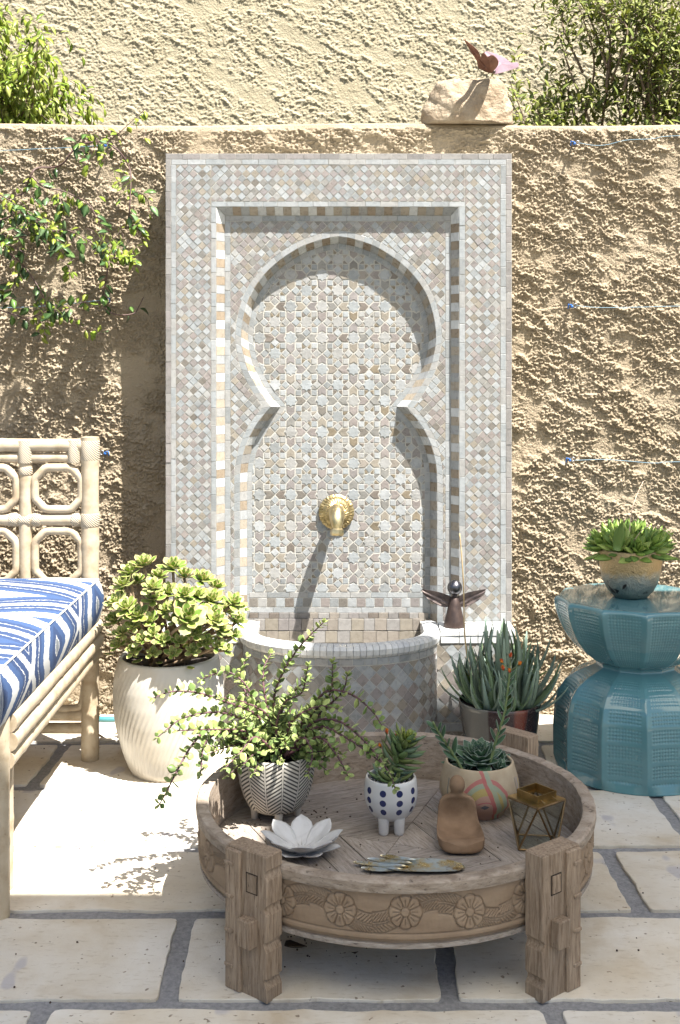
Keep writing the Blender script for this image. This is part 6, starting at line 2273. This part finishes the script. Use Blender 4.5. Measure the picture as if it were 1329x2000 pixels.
# ------------------------------------------------------------------ climbing vine on the left of the wall
rv = random.Random(77)
vine = thing("climbing_vine", (-.80, 3.45, .9), "dark stemmed climbing vine with glossy leaves on the left of the garden wall", "vine")
thin_leaf(("vl", 0), 1, .28, -.22, .30, .015); thin_leaf(("vl", 1), 1, .24, -.45, .35, .015); thin_leaf(("vl", 2), 1, .33, -.10, .22, .015, (.0, .65, 1, .75, .03))
VL = [emark("vine_leaf_%s" % s, [(.1, tuple(x * 1.35 for x in c)), (.5, c), (1, c)], .3, tr_, .18, vscale=30) for s, c, tr_ in (("deep", (.045, .085, .028), .15), ("mid", (.09, .16, .04), .25), ("sage", (.13, .20, .09), .2))]
VY = [emark("vine_young_leaf_%s" % s, [(.2, c), (1, tuple(x * 1.1 for x in c))], .35, .4, .15) for s, c in (("lime", (.26, .36, .05)), ("yellow", (.32, .37, .06)))]
VST = simple("vine_stem", (.13, .075, .06), (.07, .04, .035), .6, 60)
vi = []
def vine_leaf(p, t, young, size=None):
    a = rv.uniform(0, 6.28)
    side = Matrix.Rotation(a, 3, t) @ t.orthogonal().normalized()
    d = (side + t * .3 + Vector((0, -.35, -.45))).normalized()
    s = (size or (rv.uniform(.016, .030) if young else rv.uniform(.026, .043)))
    vi.append((("vl", rv.randrange(3)), frame_m(p + d * .004, d, Vector((rv.gauss(0, .4), -.8, .8)), s), rv.choice(VY if young else VL)))
VP = [
    ([(50, 375), (62, 340), (75, 328), (105, 327), (125, 318), (140, 297), (160, 282), (190, 277), (210, 280), (235, 298), (252, 325), (256, 350), (254, 400), (252, 425), (245, 447)], .06, .10, .0026, 9, .1),
    ([(-20, 402), (30, 383), (45, 378), (55, 355), (62, 345), (85, 365), (120, 372), (150, 385), (175, 400), (188, 425), (196, 442)], .10, .14, .0022, 16, .45),
    ([(-20, 440), (40, 415), (60, 420), (75, 437)], .12, .16, .0018, 10, .3),
    ([(25, 463), (70, 458), (100, 452), (130, 450), (160, 462), (190, 482), (213, 497)], .10, .06, .0022, 22, .5),
    ([(-10, 450), (20, 495), (40, 512), (55, 530), (75, 560), (85, 580), (95, 600), (120, 606), (142, 600)], .14, .09, .0022, 20, .35),
    ([(213, 497), (210, 530), (203, 570), (200, 585), (210, 605), (230, 615), (262, 612), (272, 598), (281, 580)], .05, .05, .0018, 7, .5),
    ([(-20, 600), (30, 615), (50, 622), (75, 615), (95, 602)], .10, .08, .0018, 8, .4),
    ([(140, 612), (160, 635), (180, 650), (206, 652)], .07, .06, .0014, 8, .9),
    ([(205, 281), (230, 262), (260, 235), (286, 211)], .06, .10, .0012, 7, .8),
    ([(190, 480), (215, 505), (240, 500), (262, 505), (266, 522)], .10, .12, .0016, 16, .9),
    ([(245, 447), (262, 440), (275, 455), (280, 475)], .09, .10, .0014, 14, .85),
    ([(250, 385), (270, 375), (288, 390), (292, 420)], .09, .10, .0012, 8, .85),
    ([(140, 300), (160, 268), (180, 258)], .08, .12, .0012, 7, .6),
    ([(60, 420), (90, 440), (110, 470), (125, 500)], .14, .16, .0014, 14, .6),
    ([(0, 380), (30, 400), (60, 440), (75, 470)], .16, .16, .0014, 14, .5),
    ([(110, 372), (125, 410), (120, 440)], .12, .14, .0012, 9, .7),
    ([(-60, 430), (-20, 470), (20, 480), (60, 500)], .16, .14, .0018, 14, .35),
    ([(-100, 330), (-50, 360), (-10, 380), (30, 420)], .16, .16, .002, 16, .3),
    ([(-120, 480), (-60, 520), (-20, 545), (10, 580)], .14, .12, .002, 16, .3),
    ([(85, 580), (80, 610), (85, 640), (75, 665)], .1, .1, .001, 7, .9),
    ([(45, 520), (30, 550), (20, 590)], .12, .12, .001, 8, .5),
    ([(140, 600), (165, 590), (175, 595)], .08, .08, .001, 5, .9),
    ([(110, 500), (135, 520), (140, 545)], .12, .12, .001, 6, .9),
]
for pts, o0, o1, r_, n_, yng in VP:
    P = [W(x, y, YW - 1.35 * (o0 + (o1 - o0) * i / (len(pts) - 1)) - .015 * math.sin(i * 1.7)) for i, (x, y) in enumerate(pts)]
    o, cp = stem("stem", P, r_ * 1.35, r_ * .7, VST, vine, 5, 6)
    for k in range(int(n_ * 1.8)):
        i = rv.randrange(1, len(cp) - 1)
        vine_leaf(cp[i], (cp[i + 1] - cp[i - 1]).normalized(), rv.random() < yng)
for (x, y, sx, sy, n_, yng) in ((225, 490, 32, 24, 34, .75), (60, 450, 60, 26, 34, .5), (165, 470, 40, 16, 16, .6), (30, 400, 45, 30, 18, .4), (105, 600, 22, 14, 10, .8), (200, 275, 22, 10, 8, .5), (130, 390, 30, 15, 10, .4), (230, 350, 34, 40, 14, .7), (185, 310, 30, 20, 10, .6), (-60, 440, 50, 80, 50, .3)):
    for k in range(n_):
        p = W(rv.gauss(x, sx * .6), rv.gauss(y, sy * .6), YW - rv.uniform(.06, .26 + (.10 if x > 150 else 0)))
        q = p + Vector((rv.gauss(0, .015), rv.gauss(0, .01), rv.uniform(.01, .03)))
        stem("tendril", [p, (p + q) / 2 + Vector((.004, -.004, 0)), q], .0008, .0006, VST if rv.random() < .4 else VY[0], vine, 3, 4)
        vine_leaf(p, (p - q).normalized(), rv.random() < yng)
pieces(vine, "leaf", vi, 300, "foliage")

# ------------------------------------------------------------------ two shrubs behind the wall
BARK = simple("bark", (.22, .165, .11), (.12, .085, .06), .9, 40, .5, 90, .004)
thin_leaf(("bl", 0), 1, .22, -.45, .3, .012); thin_leaf(("bl", 1), 1, .25, -.25, .25, .012); thin_leaf(("bl", 2), 1, .19, -.65, .3, .012)
thin_leaf(("sl", 0), 1, .17, -.40, .35, .012, (.0, .7, 1, .7, .03)); thin_leaf(("sl", 1), 1, .20, -.15, .3, .012, (.0, .7, 1, .7, .03))
FL = [emark("ficus_leaf_%s" % s, [(.1, tuple(x * 1.15 for x in c)), (1, c)], .3, .45, .2) for s, c in (("lime", (.29, .36, .055)), ("green", (.19, .27, .04)), ("pale", (.38, .42, .12)))]
SLm = [emark("shrub_leaf_%s" % s, [(.1, tuple(x * 1.15 for x in c)), (1, c)], .4, .45, .2) for s, c in (("olive", (.33, .37, .09)), ("green", (.27, .33, .085)), ("lime", (.42, .45, .14)))]
rs3 = random.Random(4)
def tree(name, base, label, height, limbs, leaves, mats, keys, L, droop, cat, up=0.0, ptr=.03):
    t = thing(name, base, label, cat)
    b = Vector(base)
    trunk = MB(); tp_ = [b, b + Vector((.02, .01, height * .35)), b + Vector((-.01, .02, height * .62))]
    trunk.tube(catmull([tuple(p) for p in tp_], 5), [ptr * (1 - .45 * i / 10) for i in range(11)], 10)
    tr_o = trunk.build("trunk", BARK, t, smooth=True)
    items = []
    for (q0, q1) in limbs:
        p0_, p1_ = Vector(q0), Vector(q1)
        md = (p0_ + p1_) / 2 + Vector((rs3.gauss(0, .05), rs3.gauss(0, .05), .05))
        o, cp = stem("limb", [p0_, md, p1_], .0055, .002, BARK, tr_o, 5, 6)
        for k in range(leaves):
            # twig with leaves
            i = rs3.randrange(2, len(cp))
            s0__ = cp[i]
            d = Vector((rs3.gauss(0, 1), rs3.gauss(0, .8), rs3.gauss(up, .6))).normalized()
            ln = rs3.uniform(.08, .20)
            e = s0__ + d * ln + Vector((0, 0, -droop * ln))
            if k % 4 == 0: stem("twig", [s0__, (s0__ + e) / 2 + Vector((0, 0, .01)), e], .0017, .0008, BARK, tr_o, 3, 4)
            nl = 8
            for j in range(nl):
                f = (j + 1) / nl
                p = s0__.lerp(e, f) + Vector((0, 0, droop * ln * .25 * math.sin(f * 3.14)))
                sd_ = Matrix.Rotation(j * 2.4, 3, d) @ d.orthogonal().normalized()
                ld = (d * .5 + sd_ * .8 + Vector((0, -.1, -droop * .9 + up * .5))).normalized()
                items.append((rs3.choice(keys), frame_m(p, ld, Vector((rs3.gauss(.2, .3), -.6, 1)), L * rs3.uniform(.7, 1.15)), rs3.choice(mats)))
    pieces(t, "leaf", items, 300, "crown")
    return t
d = 4.35
b0 = (W(-40, 0, d).x, d, 0)
ends = []
for k in range(44):
    x, y = rs3.uniform(-190, 150), rs3.uniform(-60, 235)
    if x > 60 + (y + 20) * .52: x = rs3.uniform(-100, 60)
    ends.append(W(x, y, d + rs3.uniform(-.35, .25)))
st_pt = Vector((b0[0], d, 1.55))
tree("ficus_tree", b0, "bright lime green drooping tree behind the wall at top left", 2.5, [(st_pt + Vector((rs3.gauss(0, .05), rs3.gauss(0, .05), rs3.uniform(-.1, .35))), e) for e in ends], 30, FL, [("bl", 0), ("bl", 1), ("bl", 2)], .040, .7, "tree")
d = 4.6
b0 = (W(1260, 0, d).x, d, 0)
limbs_ = []
for k in range(54):
    x = rs3.uniform(1075, 1420); y = rs3.uniform(-60, 210)
    if k > 42: x, y = rs3.uniform(990, 1120), rs3.uniform(140, 235)
    e = W(x, y, d + rs3.uniform(-.22, .12))
    s0__ = Vector((b0[0] + (e.x - b0[0]) * .75 + rs3.gauss(0, .04), d + rs3.gauss(0, .1), max(1.2, e.z - rs3.uniform(.25, .55))))
    limbs_.append((s0__, e))
tree("leafy_shrub", b0, "olive green leafy shrub with upright twigs behind the wall at top right", 2.2, limbs_, 12, SLm, [("sl", 0), ("sl", 1)], .044, .0, "shrub", .55, .035)

# ------------------------------------------------------------------ hose, fallen leaves and crumbs
m = MB(); m.tube(catmull([(-.755, 3.545, .010), (-.73, 3.53, .010), (-.70, 3.525, .010), (-.66, 3.53, .010), (-.60, 3.54, .010), (-.50, 3.545, .010)], 6), .0085, 10)
tag(m.build("garden_hose", simple("turquoise_hose", (.06, .22, .24), (.05, .18, .2), .4), smooth=True), "turquoise garden hose lying at the foot of the wall behind the white pot", "hose")
thin_leaf(("dry", 0), 1, .30, .25, .5, .02)
DRYL = [simple("dry_leaf_%s" % s, c, None, .8, 50) for s, c in (("brown", (.20, .105, .045)), ("dark", (.08, .05, .025)), ("straw", (.38, .26, .12)))]
spots = [(158, 1470, .035, 0, "curled brown dry leaf beside the sofa's back leg"), (205, 1447, .030, 0, "brown dry leaf on the paving left of the white pot"), (222, 1441, .022, 2, "straw coloured dry leaf touching the foot of the white pot"), (600, 1858, .055, 1, "long dark dry leaf under the round table"), (690, 1870, .025, 1, "small dark dry leaf under the middle of the round table"), (1148, 1462, .014, 1, "tiny dark leaf on the paving between aloe pot and stool")]
for x, y, s, k, lb in spots:
    dd = HC * F / (y - HY)
    p = W(x, y, dd); p.z = .010
    a = rs3.uniform(0, 6.28)
    o = bpy.data.objects.new("dry_leaf", tpl_mesh("dry_leaf", ("dry", 0), DRYL[k]))
    put(o, frame_m(p, (math.cos(a), math.sin(a) * .4, .05), (0, 0, 1), s))
    tag(o, lb, "leaf", "fallen dry leaves")
m = MB()
for k in range(330):      # soil crumbs in the tray and under the table
    if k < 150:
        a = rs3.uniform(0, 6.28); r_ = RI * .95 * math.sqrt(rs3.random())
        p = Vector((TC.x + r_ * math.cos(a), TC.y + r_ * math.sin(a), ZF + .0012))
        if k < 70: p = Vector((pc.x + rs3.gauss(0, .07), pc.y + rs3.gauss(-.03, .07), ZF + .0012))
        if (p - TC).xy.length > RI * .96: continue
    elif k < 260:
        p = Vector((rs3.gauss(-.03, .10), rs3.gauss(2.22, .05), .0045))
    else:
        p = Vector((rs3.uniform(-.9, 1.0), rs3.uniform(1.95, 3.4), .0045))
    s = rs3.uniform(.0007, .0024)
    m.ball(p, s, 6, (1, rs3.uniform(.6, 1.4), .7))
tag(m.build("soil_crumbs", simple("crumbs", (.09, .055, .035), (.04, .025, .018), .95)), "dark soil crumbs scattered over the tray and the paving below", "debris", kind="stuff")
